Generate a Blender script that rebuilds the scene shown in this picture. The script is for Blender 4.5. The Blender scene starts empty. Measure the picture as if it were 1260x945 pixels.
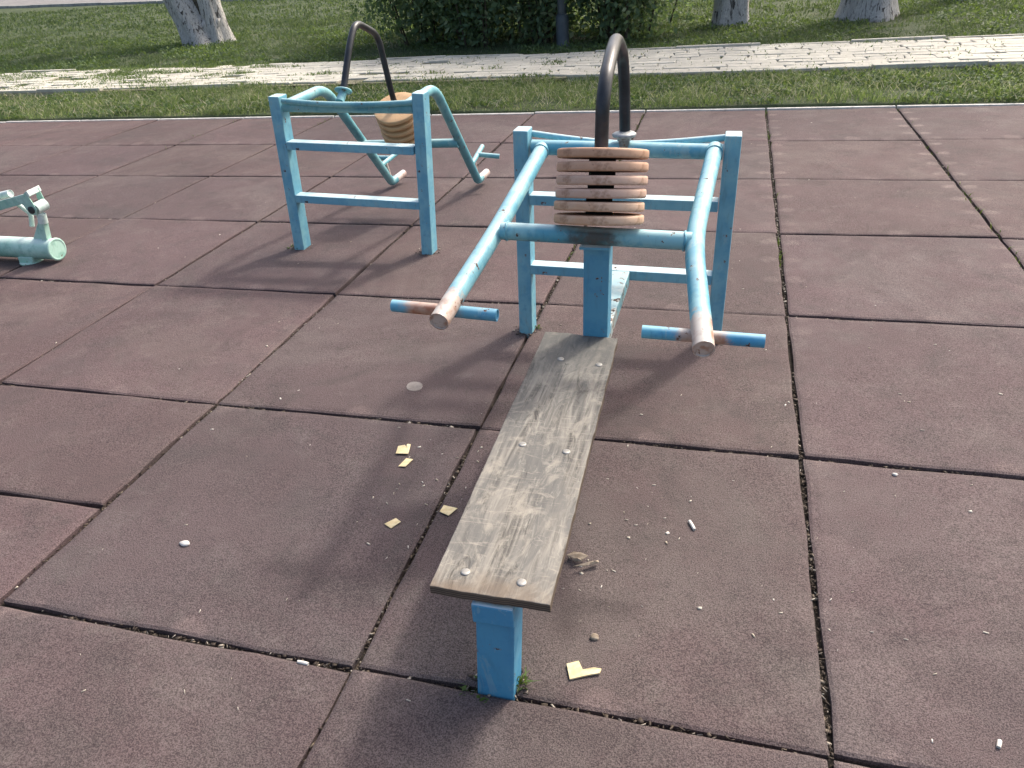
import bpy, bmesh, math, random
import numpy as np
from mathutils import Vector, Matrix

random.seed(7)
rng = np.random.default_rng(11)
SC = bpy.context.scene
COL = SC.collection

# ------------------------------------------------------------------ camera
F_PX, CAM_H, PITCH, YAW, ROLL, CX, CY = 937.345, 1.37935, 0.528766, 0.296774, -0.077193, -0.273131, -0.996225
PW, PH = 1260.0, 945.0
cam = bpy.data.cameras.new("camera")
cam.sensor_fit = 'HORIZONTAL'; cam.sensor_width = 36.0
cam.lens = F_PX / PW * 36.0
cam.clip_start = 0.02; cam.clip_end = 2000
camo = bpy.data.objects.new("camera", cam)
CR = Matrix.Rotation(YAW, 3, 'Z') @ Matrix.Rotation(math.pi / 2 - PITCH, 3, 'X') @ Matrix.Rotation(ROLL, 3, 'Z')
camo.matrix_world = Matrix.Translation((CX, CY, CAM_H)) @ CR.to_4x4()
COL.objects.link(camo)
SC.camera = camo

# ------------------------------------------------------------------ light
SUN_EL, SUN_AZ = math.radians(46), math.radians(30)      # azimuth clockwise from +Y
world = bpy.data.worlds.new("World"); SC.world = world
world.use_nodes = True
wn = world.node_tree; wn.nodes.clear()
sky = wn.nodes.new('ShaderNodeTexSky'); sky.sky_type = 'NISHITA'
sky.sun_disc = False; sky.sun_elevation = SUN_EL; sky.sun_rotation = SUN_AZ
sky.air_density = 1.0; sky.dust_density = 7.0; sky.ozone_density = 1.0
bg = wn.nodes.new('ShaderNodeBackground'); bg.inputs['Strength'].default_value = 0.15
wo = wn.nodes.new('ShaderNodeOutputWorld')
wn.links.new(sky.outputs[0], bg.inputs[0]); wn.links.new(bg.outputs[0], wo.inputs[0])
sun = bpy.data.lights.new("sun", 'SUN'); sun.energy = 1.4; sun.angle = math.radians(4.0); sun.color = (1.0, 0.955, 0.89)
suno = bpy.data.objects.new("sun", sun)
sd = Vector((math.sin(SUN_AZ) * math.cos(SUN_EL), math.cos(SUN_AZ) * math.cos(SUN_EL), math.sin(SUN_EL)))
suno.rotation_euler = sd.to_track_quat('Z', 'Y').to_euler()
suno.location = (5, 8, 12)
COL.objects.link(suno)
vs = SC.view_settings
vs.view_transform = 'Standard'; vs.look = 'None'; vs.gamma = 1.0; vs.use_curve_mapping = False
vs.exposure = 1.05

# ------------------------------------------------------------------ pixel helpers (a pixel is only a direction)
def _ray(u, v):
    return CR @ Vector(((u - PW / 2) / F_PX, -(v - PH / 2) / F_PX, -1.0)), Vector((CX, CY, CAM_H))
def at_z(u, v, z=0.0):
    d, o = _ray(u, v); return o + d * ((z - o.z) / d.z)
def at_y(u, v, y):
    d, o = _ray(u, v); return o + d * ((y - o.y) / d.y)

# ------------------------------------------------------------------ material helpers
class NT:
    def __init__(s, name):
        s.m = bpy.data.materials.new(name); s.m.use_nodes = True
        s.t = s.m.node_tree; s.t.nodes.clear()
        s.out = s.t.nodes.new('ShaderNodeOutputMaterial')
        s.b = s.t.nodes.new('ShaderNodeBsdfPrincipled')
        s.t.links.new(s.b.outputs[0], s.out.inputs[0])
        tc = s.t.nodes.new('ShaderNodeTexCoord'); s.obj = tc.outputs['Object']
    def n(s, t, **k):
        nd = s.t.nodes.new(t)
        for a, b in k.items(): setattr(nd, a, b)
        return nd
    def put(s, sock, v):
        if isinstance(v, bpy.types.NodeSocket): s.t.links.new(v, sock)
        else: sock.default_value = v
    def noise(s, scale, detail=4, rough=.55, vec=None, dist=0.0):
        nd = s.n('ShaderNodeTexNoise'); s.put(nd.inputs['Vector'], vec or s.obj)
        nd.inputs['Scale'].default_value = scale; nd.inputs['Detail'].default_value = detail
        nd.inputs['Roughness'].default_value = rough; nd.inputs['Distortion'].default_value = dist
        return nd.outputs['Fac']
    def mapping(s, scale=(1, 1, 1), loc=(0, 0, 0), rot=(0, 0, 0), vec=None):
        nd = s.n('ShaderNodeMapping'); s.put(nd.inputs[0], vec or s.obj)
        nd.inputs['Scale'].default_value = scale; nd.inputs['Location'].default_value = loc
        nd.inputs['Rotation'].default_value = rot
        return nd.outputs[0]
    def ramp(s, fac, lo, hi, a=0.0, b=1.0):
        nd = s.n('ShaderNodeMapRange'); nd.interpolation_type = 'SMOOTHSTEP'
        s.put(nd.inputs[0], fac); nd.inputs[1].default_value = lo; nd.inputs[2].default_value = hi
        nd.inputs[3].default_value = a; nd.inputs[4].default_value = b
        return nd.outputs[0]
    def mix(s, fac, a, b, mode='MIX'):
        nd = s.n('ShaderNodeMix', data_type='RGBA', blend_type=mode)
        s.put(nd.inputs[0], fac)
        for k, v in ((6, a), (7, b)):
            if isinstance(v, tuple) and len(v) == 3: v = v + (1.0,)
            s.put(nd.inputs[k], v)
        return nd.outputs[2]
    def math(s, op, a, b=0.0, clamp=False):
        nd = s.n('ShaderNodeMath', operation=op, use_clamp=clamp)
        s.put(nd.inputs[0], a); s.put(nd.inputs[1], b); return nd.outputs[0]
    def xyz(s, vec=None):
        nd = s.n('ShaderNodeSeparateXYZ'); s.put(nd.inputs[0], vec or s.obj); return nd.outputs
    def rand(s):
        return s.n('ShaderNodeObjectInfo').outputs['Random']
    def bump(s, h, strength=.3, dist=.01):
        nd = s.n('ShaderNodeBump'); nd.inputs['Strength'].default_value = strength
        nd.inputs['Distance'].default_value = dist; s.put(nd.inputs['Height'], h)
        s.t.links.new(nd.outputs[0], s.b.inputs['Normal'])
    def fin(s, col, rough=.6, metal=0.0, spec=.5):
        if isinstance(col, tuple) and len(col) == 3: col = col + (1.0,)
        s.put(s.b.inputs['Base Color'], col); s.put(s.b.inputs['Roughness'], rough)
        s.b.inputs['Metallic'].default_value = metal
        s.b.inputs['Specular IOR Level'].default_value = spec
        return s.m

def mat_tile():
    s = NT("rubber_granulate")
    geo = s.n('ShaderNodeNewGeometry').outputs['Position']
    r = s.rand()
    big = s.noise(1.3, 5, .6, vec=geo)
    mid = s.noise(6.0, 5, .65, vec=geo)
    c = s.mix(s.ramp(big, .38, .62), (.070, .037, .041), (.100, .058, .062))
    c = s.mix(s.ramp(mid, .42, .72, 0, .5), c, (.120, .078, .080))
    c = s.mix(s.ramp(s.noise(2.1, 4, .6, vec=s.mapping(loc=(7, 3, 1), vec=geo)), .48, .75, 0, .55), c, (.066, .052, .055))
    c = s.mix(s.math('MULTIPLY', r, .35), c, (.056, .042, .044))
    c = s.mix(s.ramp(s.noise(3.6, 6, .72, vec=s.mapping(loc=(2, 9, 4), vec=geo), dist=.6), .46, .66, 0, .62), c, (.040, .029, .030))
    c = s.mix(s.ramp(s.noise(1.7, 6, .7, vec=s.mapping(loc=(12, 5, 4), vec=geo), dist=.5), .54, .70, 0, .5), c, (.112, .085, .078))
    du = s.noise(1.05, 7, .74, vec=s.mapping(loc=(31, 17, 2), vec=geo), dist=.7)
    c = s.mix(s.ramp(du, .46, .68, 0, .62), c, (.140, .108, .101))
    du2 = s.noise(8.5, 6, .75, vec=s.mapping(loc=(3, 27, 2), vec=geo), dist=.5)
    c = s.mix(s.ramp(du2, .52, .70, 0, .45), c, (.155, .122, .111))
    c = s.mix(s.ramp(s.noise(12, 5, .75, vec=s.mapping(loc=(8, 7, 2), vec=geo)), .54, .70, 0, .5), c, (.034, .024, .025))
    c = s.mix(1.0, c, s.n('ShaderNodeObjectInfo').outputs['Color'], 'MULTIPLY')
    # pale rubbed pads beside the joints running away from the viewer
    x, y, z = s.xyz()
    ax = s.math('ABSOLUTE', x)
    P = .2345
    fy = s.math('SUBTRACT', s.math('FRACT', s.math('ADD', s.math('DIVIDE', y, P), 20.0)), .5)
    dy = s.math('MULTIPLY', fy, P); dx = s.math('MULTIPLY', s.math('SUBTRACT', ax, .448), .85)
    dd = s.math('SQRT', s.math('ADD', s.math('MULTIPLY', dx, dx), s.math('MULTIPLY', dy, dy)))
    dd = s.math('ADD', dd, s.math('MULTIPLY', s.math('SUBTRACT', s.noise(16, 4, .65, vec=geo), .5), .055))
    pad = s.math('MULTIPLY', s.ramp(dd, .018, .046, 1, 0), s.math('MULTIPLY', s.ramp(s.noise(2.7, 2, vec=geo), .34, .60, .25, .8), s.ramp(s.math('ADD', s.xyz(geo)[0], s.math('MULTIPLY', s.noise(.6, 2, vec=geo), 3.0)), .2, 2.2, .12, 1.0)))
    pad = s.math('MULTIPLY', pad, s.math('MULTIPLY', s.ramp(s.xyz(geo)[1], 1.5, 4.0, .38, 1.0), s.ramp(s.noise(38, 5, .75, vec=geo), .36, .58, .35, 1.0)))
    c = s.mix(pad, c, (.225, .172, .158))
    # same along the other pair of edges, fainter
    ay = s.math('ABSOLUTE', y)
    band2 = s.ramp(s.math('ADD', ay, s.math('MULTIPLY', s.math('SUBTRACT', s.noise(9, 2), .5), .12)), .43, .47)
    per2 = s.ramp(s.math('SINE', s.math('MULTIPLY', x, 6.2832 / .24)), -.1, .7)
    pad2 = s.math('MULTIPLY', s.math('MULTIPLY', band2, per2), s.ramp(s.noise(2.2, 2, vec=s.mapping(loc=(4, 4, 4))), .42, .66, 0, .55))
    c = s.mix(pad2, c, (.175, .125, .118))
    # granules
    fine = s.noise(330, 2, .7, vec=geo)
    fine2 = s.noise(120, 3, .7, vec=geo)
    c = s.mix(s.ramp(fine, .30, .70), s.mix(.60, c, (.018, .014, .014)), s.mix(.13, c, (.60, .50, .46)))
    c = s.mix(s.ramp(fine2, .54, .72, 0, .55), c, (.035, .030, .030))
    s.bump(s.math('ADD', s.math('MULTIPLY', fine, .6), fine2), .55, .004)
    return s.fin(c, s.ramp(mid, .3, .7, .78, .92), spec=.2)

def mat_paint(name, main, pale, deep, chips=.5, rust=(.22, .10, .05), worn=None, seed=0.0, gloss=.42, grime=.35, toplit=1.0, dirt=(.36, .20, .13)):
    s = NT(name)
    v = s.mapping(loc=(seed, seed * 2, seed * .7))
    n1 = s.noise(5, 4, .6, vec=v); n2 = s.noise(17, 5, .65, vec=v)
    c = s.mix(s.ramp(n1, .42, .60), main, pale)
    c = s.mix(s.ramp(n2, .50, .64, 0, .6), c, deep)
    fl = s.noise(13, 6, .75, vec=s.mapping(scale=(1, 1, .45), loc=(seed + 5, 2, seed)), dist=.8)
    c = s.mix(s.ramp(fl, .585, .605, 0, .55), c, tuple(min(1, x * .5 + k) for x, k in zip(pale, (.16, .20, .20))))
    st = s.noise(60, 3, .6, vec=s.mapping(scale=(1, 1, .25), loc=(seed, 3, 1)))
    c = s.mix(s.ramp(st, .52, .78, 0, grime), c, tuple(x * .35 + .03 for x in main))
    if worn:
        axis, lo, hi, colw = worn
        a = s.xyz()['XYZ'.index(axis)]
        if hi < 0: a = s.math('ABSOLUTE', a); hi = -hi
        a = s.math('ADD', a, s.math('MULTIPLY', s.math('SUBTRACT', s.noise(22, 5, .7, vec=v), .5), .15))
        f = s.ramp(a, lo, hi, 1, 0)
        cw = s.mix(s.ramp(s.noise(35, 4, vec=v), .45, .65), colw, dirt)
        c = s.mix(f, c, cw)
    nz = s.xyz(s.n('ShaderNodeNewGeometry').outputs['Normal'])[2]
    pale_tone = s.math('MULTIPLY', s.ramp(nz, .55, .97), s.ramp(s.noise(11, 4, .65, vec=v), .25, .62, .45 * toplit, 1.0 * toplit))  # sunlight and sheen on upward faces, painted in as a paler colour
    c = s.mix(pale_tone, c, tuple(x * .35 + k for x, k in zip(pale, (.42, .46, .45))))
    ch = s.noise(26, 6, .72, vec=v)
    cf = s.ramp(ch, .665 - .06 * chips, .69 - .06 * chips)
    c = s.mix(cf, c, rust)
    core = s.ramp(ch, .69 - .06 * chips, .71 - .06 * chips)
    c = s.mix(core, c, (.025, .018, .016))
    h = s.math('SUBTRACT', s.math('MULTIPLY', n2, .35), cf)
    s.bump(h, .35, .002)
    return s.fin(c, s.math('ADD', s.ramp(n2, .3, .7, gloss - .08, gloss + .2), s.math('MULTIPLY', cf, .3), True))

def mat_board():
    s = NT("weathered_plywood")
    x, y, z = s.xyz()
    wob = s.noise(5, 3, .5)
    gv = s.mapping(scale=(46, 2.6, 30))
    grain = s.noise(1.0, 7, .68, vec=gv, dist=1.1)
    broad = s.noise(1.0, 5, .62, vec=s.mapping(scale=(11, 3.2, 8), loc=(3, 1, 0)), dist=.8)
    c = s.mix(s.ramp(grain, .32, .66), (.062, .057, .050), (.265, .246, .210))
    c = s.mix(s.ramp(broad, .38, .62, 0, .8), c, (.115, .112, .104))
    c = s.mix(s.ramp(s.noise(9, 7, .72, vec=s.mapping(loc=(9, 2, 0), scale=(1.6, 1, 1)), dist=1.4), .48, .66, 0, .6), c, (.33, .30, .245))
    # pale cross scratches and loops
    scr = s.noise(1.0, 5, .7, vec=s.mapping(scale=(7, 42, 5), rot=(0, 0, .35), loc=(1, 5, 0)), dist=2.2)
    c = s.mix(s.ramp(scr, .56, .68, 0, .45), c, (.38, .34, .275))
    scr2 = s.noise(1.0, 5, .7, vec=s.mapping(scale=(60, 8, 5), rot=(0, 0, -.25), loc=(6, 2, 0)), dist=1.6)
    c = s.mix(s.ramp(scr2, .57, .69, 0, .45), c, (.36, .34, .285))
    vo = s.n('ShaderNodeTexVoronoi', feature='DISTANCE_TO_EDGE'); s.put(vo.inputs['Vector'], s.mapping(scale=(13, 10, 5), loc=(.3, .2, 0)))
    loops = s.math('MULTIPLY', s.ramp(vo.outputs['Distance'], .0, .035, 1, 0), s.ramp(s.noise(7, 3, .6), .48, .60))
    c = s.mix(s.math('MULTIPLY', loops, .3), c, (.44, .40, .33))
    dk = s.noise(1.0, 6, .7, vec=s.mapping(scale=(26, 6, 5), loc=(2, 8, 0)), dist=1.0)
    c = s.mix(s.ramp(dk, .53, .70, 0, .8), c, (.050, .044, .038))
    # darker grey towards the post end, brown bare wood at the foot end
    yy = s.math('ADD', y, s.math('MULTIPLY', s.math('SUBTRACT', wob, .5), .5))
    c = s.mix(s.ramp(yy, .70, .98, 0, .6), c, (.085, .085, .080))
    yf = s.math('ADD', y, s.math('MULTIPLY', s.math('SUBTRACT', s.noise(13, 4), .5), .16))
    c = s.mix(s.ramp(yf, -.03, .055, .7, 0), c, (.15, .108, .072))
    lam = s.math('SINE', s.math('MULTIPLY', z, 6.2832 / .0052))
    nz = s.xyz(s.n('ShaderNodeNewGeometry').outputs['Normal'])[2]
    side = s.ramp(s.math('ABSOLUTE', nz), .5, .8, 1, 0)
    cs = s.mix(s.ramp(s.math('ADD', lam, s.math('MULTIPLY', s.noise(25, 3), 1.5)), .2, 1.6), (.06, .045, .035), (.15, .115, .08))
    c = s.mix(side, c, cs)
    h = s.math('ADD', s.math('MULTIPLY', grain, .7), s.math('MULTIPLY', s.ramp(dk, .58, .72), -.7))
    s.bump(h, .55, .004)
    return s.fin(c, s.ramp(grain, .3, .7, .62, .85), spec=.35)

def mat_weight(name="painted_wood_disc", far=False):
    s = NT(name)
    r = s.rand()
    v = s.mapping(loc=(0, 0, 0))
    n = s.noise(20, 5, .7); n2 = s.noise(7, 4, .6)
    c = s.mix(s.ramp(n2, .35, .7), (.50, .245, .115), (.56, .345, .205))
    c = s.mix(s.math('MULTIPLY', r, .5), c, (.50, .335, .255))
    c = s.mix(1.0, c, s.n('ShaderNodeObjectInfo').outputs['Color'], 'MULTIPLY')
    c = s.mix(s.ramp(n, .50, .68, 0, .7), c, (.26, .125, .065))
    c = s.mix(s.ramp(s.noise(75, 4, .7), .66, .74, 0, .9), c, (.03, .022, .018))
    if far: c = s.mix(.6, c, (.60, .40, .20))
    # radial cracks on the faces
    x, y, z = s.xyz()
    ang = s.math('ARCTAN2', y, x)
    cr = s.math('ABSOLUTE', s.math('SINE', s.math('ADD', s.math('MULTIPLY', ang, 9.0), s.math('MULTIPLY', s.noise(9, 2), 5.0))))
    rad = s.math('SQRT', s.math('ADD', s.math('MULTIPLY', x, x), s.math('MULTIPLY', y, y)))
    c = s.mix(s.math('MULTIPLY', s.ramp(cr, .0, .06, .75, 0), s.ramp(rad, .100, .114, 1, 0)), c, (.12, .07, .04))
    s.bump(n, .5, .003)
    return s.fin(c, .68, spec=.4)

def mat_simple(name, a, b, scale=8, rough=.7, bump=.3, bdist=.004, spec=.4, metal=0.0, fine=None):
    s = NT(name); n = s.noise(scale, 6, .65)
    c = s.mix(s.ramp(n, .35, .68), a, b)
    if fine: c = s.mix(s.ramp(s.noise(fine[0], 4, .7), .55, .72, 0, fine[2]), c, fine[1])
    s.bump(n, bump, bdist)
    return s.fin(c, rough, metal, spec)

def mat_bark(name):
    s = NT(name)
    x, y, z = s.xyz()
    gv = s.mapping(scale=(9, 9, 1.6))
    f = s.noise(1.6, 7, .7, vec=gv, dist=.6)
    f2 = s.noise(4.6, 7, .75, vec=s.mapping(scale=(9, 9, .9)), dist=.4)
    bark = s.mix(s.ramp(f, .35, .65), (.040, .034, .028), (.16, .135, .11))
    lime = s.mix(s.ramp(f2, .35, .65), (.42, .405, .38), (.72, .70, .655))
    lime = s.mix(s.ramp(f2, .51, .60, 0, .8), lime, (.11, .10, .09))
    lime = s.mix(s.ramp(f, .56, .62, 0, .92), lime, (.045, .04, .035))
    hz = s.math('ADD', z, s.math('MULTIPLY', s.math('SUBTRACT', s.noise(6, 3), .5), .25))
    cov = s.math('MULTIPLY', s.ramp(hz, -.08, .02), s.ramp(hz, 1.55, 1.7, 1, 0))
    c = s.mix(cov, bark, lime)
    s.bump(s.math('ADD', f, s.math('MULTIPLY', f2, .6)), 1.0, .05)
    return s.fin(c, .88, spec=.2)

def mat_leaf(name, dark, mid, light, trans=.35):
    s = NT(name)
    at = s.n('ShaderNodeAttribute', attribute_name='tint').outputs['Fac']
    c = s.mix(s.ramp(at, 0, .6), dark, mid); c = s.mix(s.ramp(at, .55, 1.0), c, light)
    s.fin(c, .62, spec=.3)
    tr = s.n('ShaderNodeBsdfTranslucent'); s.t.links.new(s.mix(.45, c, (.22, .30, .03)), tr.inputs[0])
    mx = s.n('ShaderNodeMixShader'); mx.inputs[0].default_value = trans
    s.t.links.new(s.b.outputs[0], mx.inputs[1]); s.t.links.new(tr.outputs[0], mx.inputs[2])
    s.t.links.new(mx.outputs[0], s.out.inputs[0])
    return s.m

def mat_turf():
    s = NT("turf_soil"); g = s.n('ShaderNodeNewGeometry').outputs['Position']
    a = s.noise(1.1, 6, .65, vec=g); b = s.noise(9, 6, .7, vec=g); d = s.noise(45, 4, .7, vec=g)
    c = s.mix(s.ramp(a, .35, .68), (.050, .074, .036), (.090, .112, .056))
    c = s.mix(s.ramp(b, .48, .72, 0, .7), c, (.150, .140, .085))
    c = s.mix(s.ramp(d, .40, .68, 0, .65), c, (.036, .048, .022))
    s.bump(s.math('ADD', b, d), .8, .03)
    return s.fin(c, .9, spec=.15)

def mat_paver():
    s = NT("limestone_paver"); g = s.n('ShaderNodeNewGeometry').outputs['Position']
    r = s.rand(); n = s.noise(6, 6, .7, vec=g); n2 = s.noise(40, 4, .7, vec=g); n3 = s.noise(.9, 4, .6, vec=g)
    c = s.mix(s.ramp(n, .35, .68), (.43, .41, .345), (.56, .535, .455))
    c = s.mix(s.math('MULTIPLY', r, .45), c, (.36, .34, .285))
    c = s.mix(s.ramp(n2, .58, .74, 0, .4), c, (.22, .21, .17))
    c = s.mix(s.ramp(n3, .50, .72, 0, .45), c, (.30, .285, .24))
    s.bump(s.math('ADD', n, n2), .6, .01)
    return s.fin(c, .85, spec=.3)

M = {}
M['tile'] = mat_tile()
M['slab'] = mat_simple("joint_dirt", (.020, .017, .015), (.050, .042, .034), 40, .95, .8, .01, .1)
BLUE, PALE, DEEP = (.095, .335, .435), (.230, .470, .510), (.045, .235, .390)
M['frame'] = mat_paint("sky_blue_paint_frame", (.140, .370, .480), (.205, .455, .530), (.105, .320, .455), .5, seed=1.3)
M['lever'] = mat_paint("turquoise_blue_paint_lever", BLUE, PALE, (.060, .300, .430), .6, worn=('Y', .165, .195, (.52, .42, .35)), seed=4.1, toplit=.35)
M['lever_far'] = mat_paint("turquoise_blue_paint_far_lever", (.105, .330, .385), (.190, .425, .445), (.080, .270, .340), .6, seed=5.6, toplit=.55)
M['crossbar'] = mat_paint('greasy_blue_cross_bar', BLUE, PALE, (.060, .300, .430), .7, worn=('X', .02, -.11, (.07, .075, .07)), seed=4.7, toplit=.5, dirt=(.05, .10, .11))
M['tip_far'] = mat_paint("worn_pink_primer", (.50, .36, .31), (.60, .50, .44), (.40, .26, .20), .3, seed=2.2)
M['handle'] = mat_paint("bright_blue_handle_paint", (.045, .275, .475), (.12, .41, .53), (.030, .20, .42), .8, worn=('X', .035, -.085, (.46, .34, .27)), seed=8.8, toplit=.3)
M['handle_rusty'] = mat_paint('rust_worn_handle_paint', (.10, .33, .46), (.18, .42, .50), (.05, .24, .42), .8, worn=('X', .035, -.095, (.46, .27, .18)), seed=8.2, dirt=(.36, .14, .07), toplit=.25)
M['leg'] = mat_paint("strong_blue_paint", (.060, .270, .445), (.080, .305, .470), (.045, .225, .405), .35, seed=6.4, grime=.25)
M['post'] = mat_paint("mid_blue_paint", (.090, .310, .450), (.120, .345, .470), (.070, .265, .425), .3, seed=3.4, grime=.25)
M['spine'] = mat_paint("pale_worn_blue_beam", (.190, .400, .430), (.42, .46, .42), (.10, .30, .40), 1.5, rust=(.26, .12, .06), toplit=.4, worn=('Y', 9, 10, (.3, .3, .3)) if False else None, seed=9.9)
M['weight'] = mat_weight(); M['weight_far'] = mat_weight('warm_painted_wood_disc', True)
M['rubber'] = mat_simple("black_rubber", (.012, .011, .011), (.022, .02, .02), 30, .7)
M['pipe'] = mat_simple("bare_dark_steel_pipe", (.013, .016, .020), (.030, .034, .040), 18, .36, .15, .002, .4, .0, fine=(60, (.07, .048, .038), .35))
M['flange'] = mat_simple("corroded_steel_flange", (.24, .26, .26), (.40, .42, .42), 40, .5, .4, .002, .5, .4, fine=(70, (.20, .09, .045), .8))
M['bolt'] = mat_simple("zinc_bolt_head", (.24, .23, .21), (.36, .35, .325), 60, .45, .3, .001, .5, .3)
M['board'] = mat_board()
M['mint'] = mat_paint("mint_green_paint", (.290, .520, .420), (.420, .640, .540), (.200, .420, .330), .35, rust=(.25, .14, .08), seed=7.7, grime=.3)
M['mint_worn'] = mat_paint("worn_mint_paint", (.50, .62, .57), (.62, .70, .66), (.36, .50, .45), .5, rust=(.25, .14, .08), seed=2.9)
M['bore'] = mat_simple("dark_bore_steel", (.02, .025, .025), (.05, .06, .055), 40, .5)
M['kerb'] = mat_simple("pale_concrete_kerb", (.50, .48, .43), (.66, .64, .58), 14, .85, .5, .006, .3, fine=(50, (.22, .20, .17), .6))
M['roadkerb'] = mat_simple('grey_road_kerb', (.24, .24, .225), (.36, .355, .33), 6, .9, .4, .01, .2)
M['paver'] = mat_paver()
M['pathbed'] = mat_simple("path_bed_soil", (.13, .125, .085), (.24, .22, .16), 12, .95, .8, .02, .1)
M['turf'] = mat_turf()
M['grass'] = mat_leaf("grass_blade", (.078, .132, .056), (.180, .255, .105), (.420, .425, .250), .45)
M['lawnblade'] = mat_leaf('lawn_blade', (.046, .084, .050), (.088, .134, .076), (.21, .23, .15), .4)
M['clover'] = mat_leaf('clover_leaf', (.045, .085, .035), (.085, .140, .055), (.16, .22, .09), .4)
M['strawblade'] = mat_leaf('dry_stalk', (.3, .27, .18), (.38, .34, .23), (.50, .46, .33), .3)
M['leafA'] = mat_leaf("tree_leaf", (.030, .062, .015), (.060, .110, .025), (.10, .15, .045), .35)
M['leafB'] = mat_leaf("shrub_leaf", (.085, .150, .090), (.140, .215, .120), (.280, .330, .190), .5)
M['weed'] = mat_leaf("weed_leaf", (.040, .075, .020), (.080, .130, .035), (.16, .19, .06), .3)
M['straw'] = mat_leaf("dry_debris", (.040, .028, .020), (.130, .100, .072), (.46, .41, .34), .05)
M['crumb'] = mat_leaf("pale_crumb", (.30, .26, .20), (.46, .42, .35), (.66, .62, .55), .05)
M['bark'] = mat_bark("limewashed_bark")
M['twig'] = mat_simple("shrub_stem", (.045, .038, .028), (.10, .085, .06), 20, .9)
M['pole'] = mat_simple("dark_slate_pole_paint", (.030, .042, .050), (.048, .062, .070), 10, .5, .2)
M['road'] = mat_simple("worn_asphalt", (.15, .145, .14), (.23, .22, .21), 3, .9, .4, .01, .2)
M['veneer'] = mat_simple("pale_yellow_veneer", (.60, .48, .26), (.72, .62, .38), 60, .7, .3, .001, .3, fine=(25, (.42, .32, .16), .5))
M['pale_tone'] = mat_simple("pale_stone", (.45, .43, .40), (.66, .63, .58), 60, .85, .5, .003)
M['gum'] = mat_simple("flattened_gum", (.17, .15, .135), (.24, .215, .195), 40, .8, .4, .002)
M['paperwhite'] = mat_simple("off_white_filter", (.60, .56, .49), (.74, .71, .65), 60, .8, .2, .001)
M['deadleaf'] = mat_simple("dead_leaf", (.16, .125, .09), (.33, .275, .21), 50, .85, .5, .003)

# ------------------------------------------------------------------ object helpers
def link(name, me, mat=None, parent=None, loc=(0, 0, 0)):
    if mat and not me.materials: me.materials.append(M[mat])
    o = bpy.data.objects.new(name, me); COL.objects.link(o)
    o.location = loc
    if parent: o.parent = parent
    return o
def tag(o, label=None, cat=None, group=None, kind=None):
    if label: o['label'] = label
    if cat: o['category'] = cat
    if group: o['group'] = group
    if kind: o['kind'] = kind
    return o
def thing(name, loc, label, cat, group=None):
    o = bpy.data.objects.new(name, None); o.empty_display_size = .1
    COL.objects.link(o); o.location = loc
    return tag(o, label, cat, group)
def mesh_of(name, V, Fc, smooth=None):
    me = bpy.data.meshes.new(name); me.from_pydata([tuple(v) for v in V], [], [tuple(f) for f in Fc]); me.update()
    if smooth is True: me.shade_smooth()
    elif smooth:
        me.polygons.foreach_set('use_smooth', smooth)
    return me
def part(name, VF, mat, parent, origin=None):
    """a mesh part given in world coordinates; origin (world) is the part's own pivot"""
    V, Fc, S = VF
    base = Vector(parent.location)
    gp = parent.parent
    while gp: base = base + Vector(gp.location); gp = gp.parent
    org = Vector(origin) if origin is not None else base
    me = mesh_of(name, [Vector(v) - org for v in V], Fc, S)
    return link(name, me, mat, parent, org - base)
def single(name, VF, mat, origin):
    V, Fc, S = VF; org = Vector(origin)
    return link(name, mesh_of(name, [Vector(v) - org for v in V], Fc, S), mat, None, org)

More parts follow.
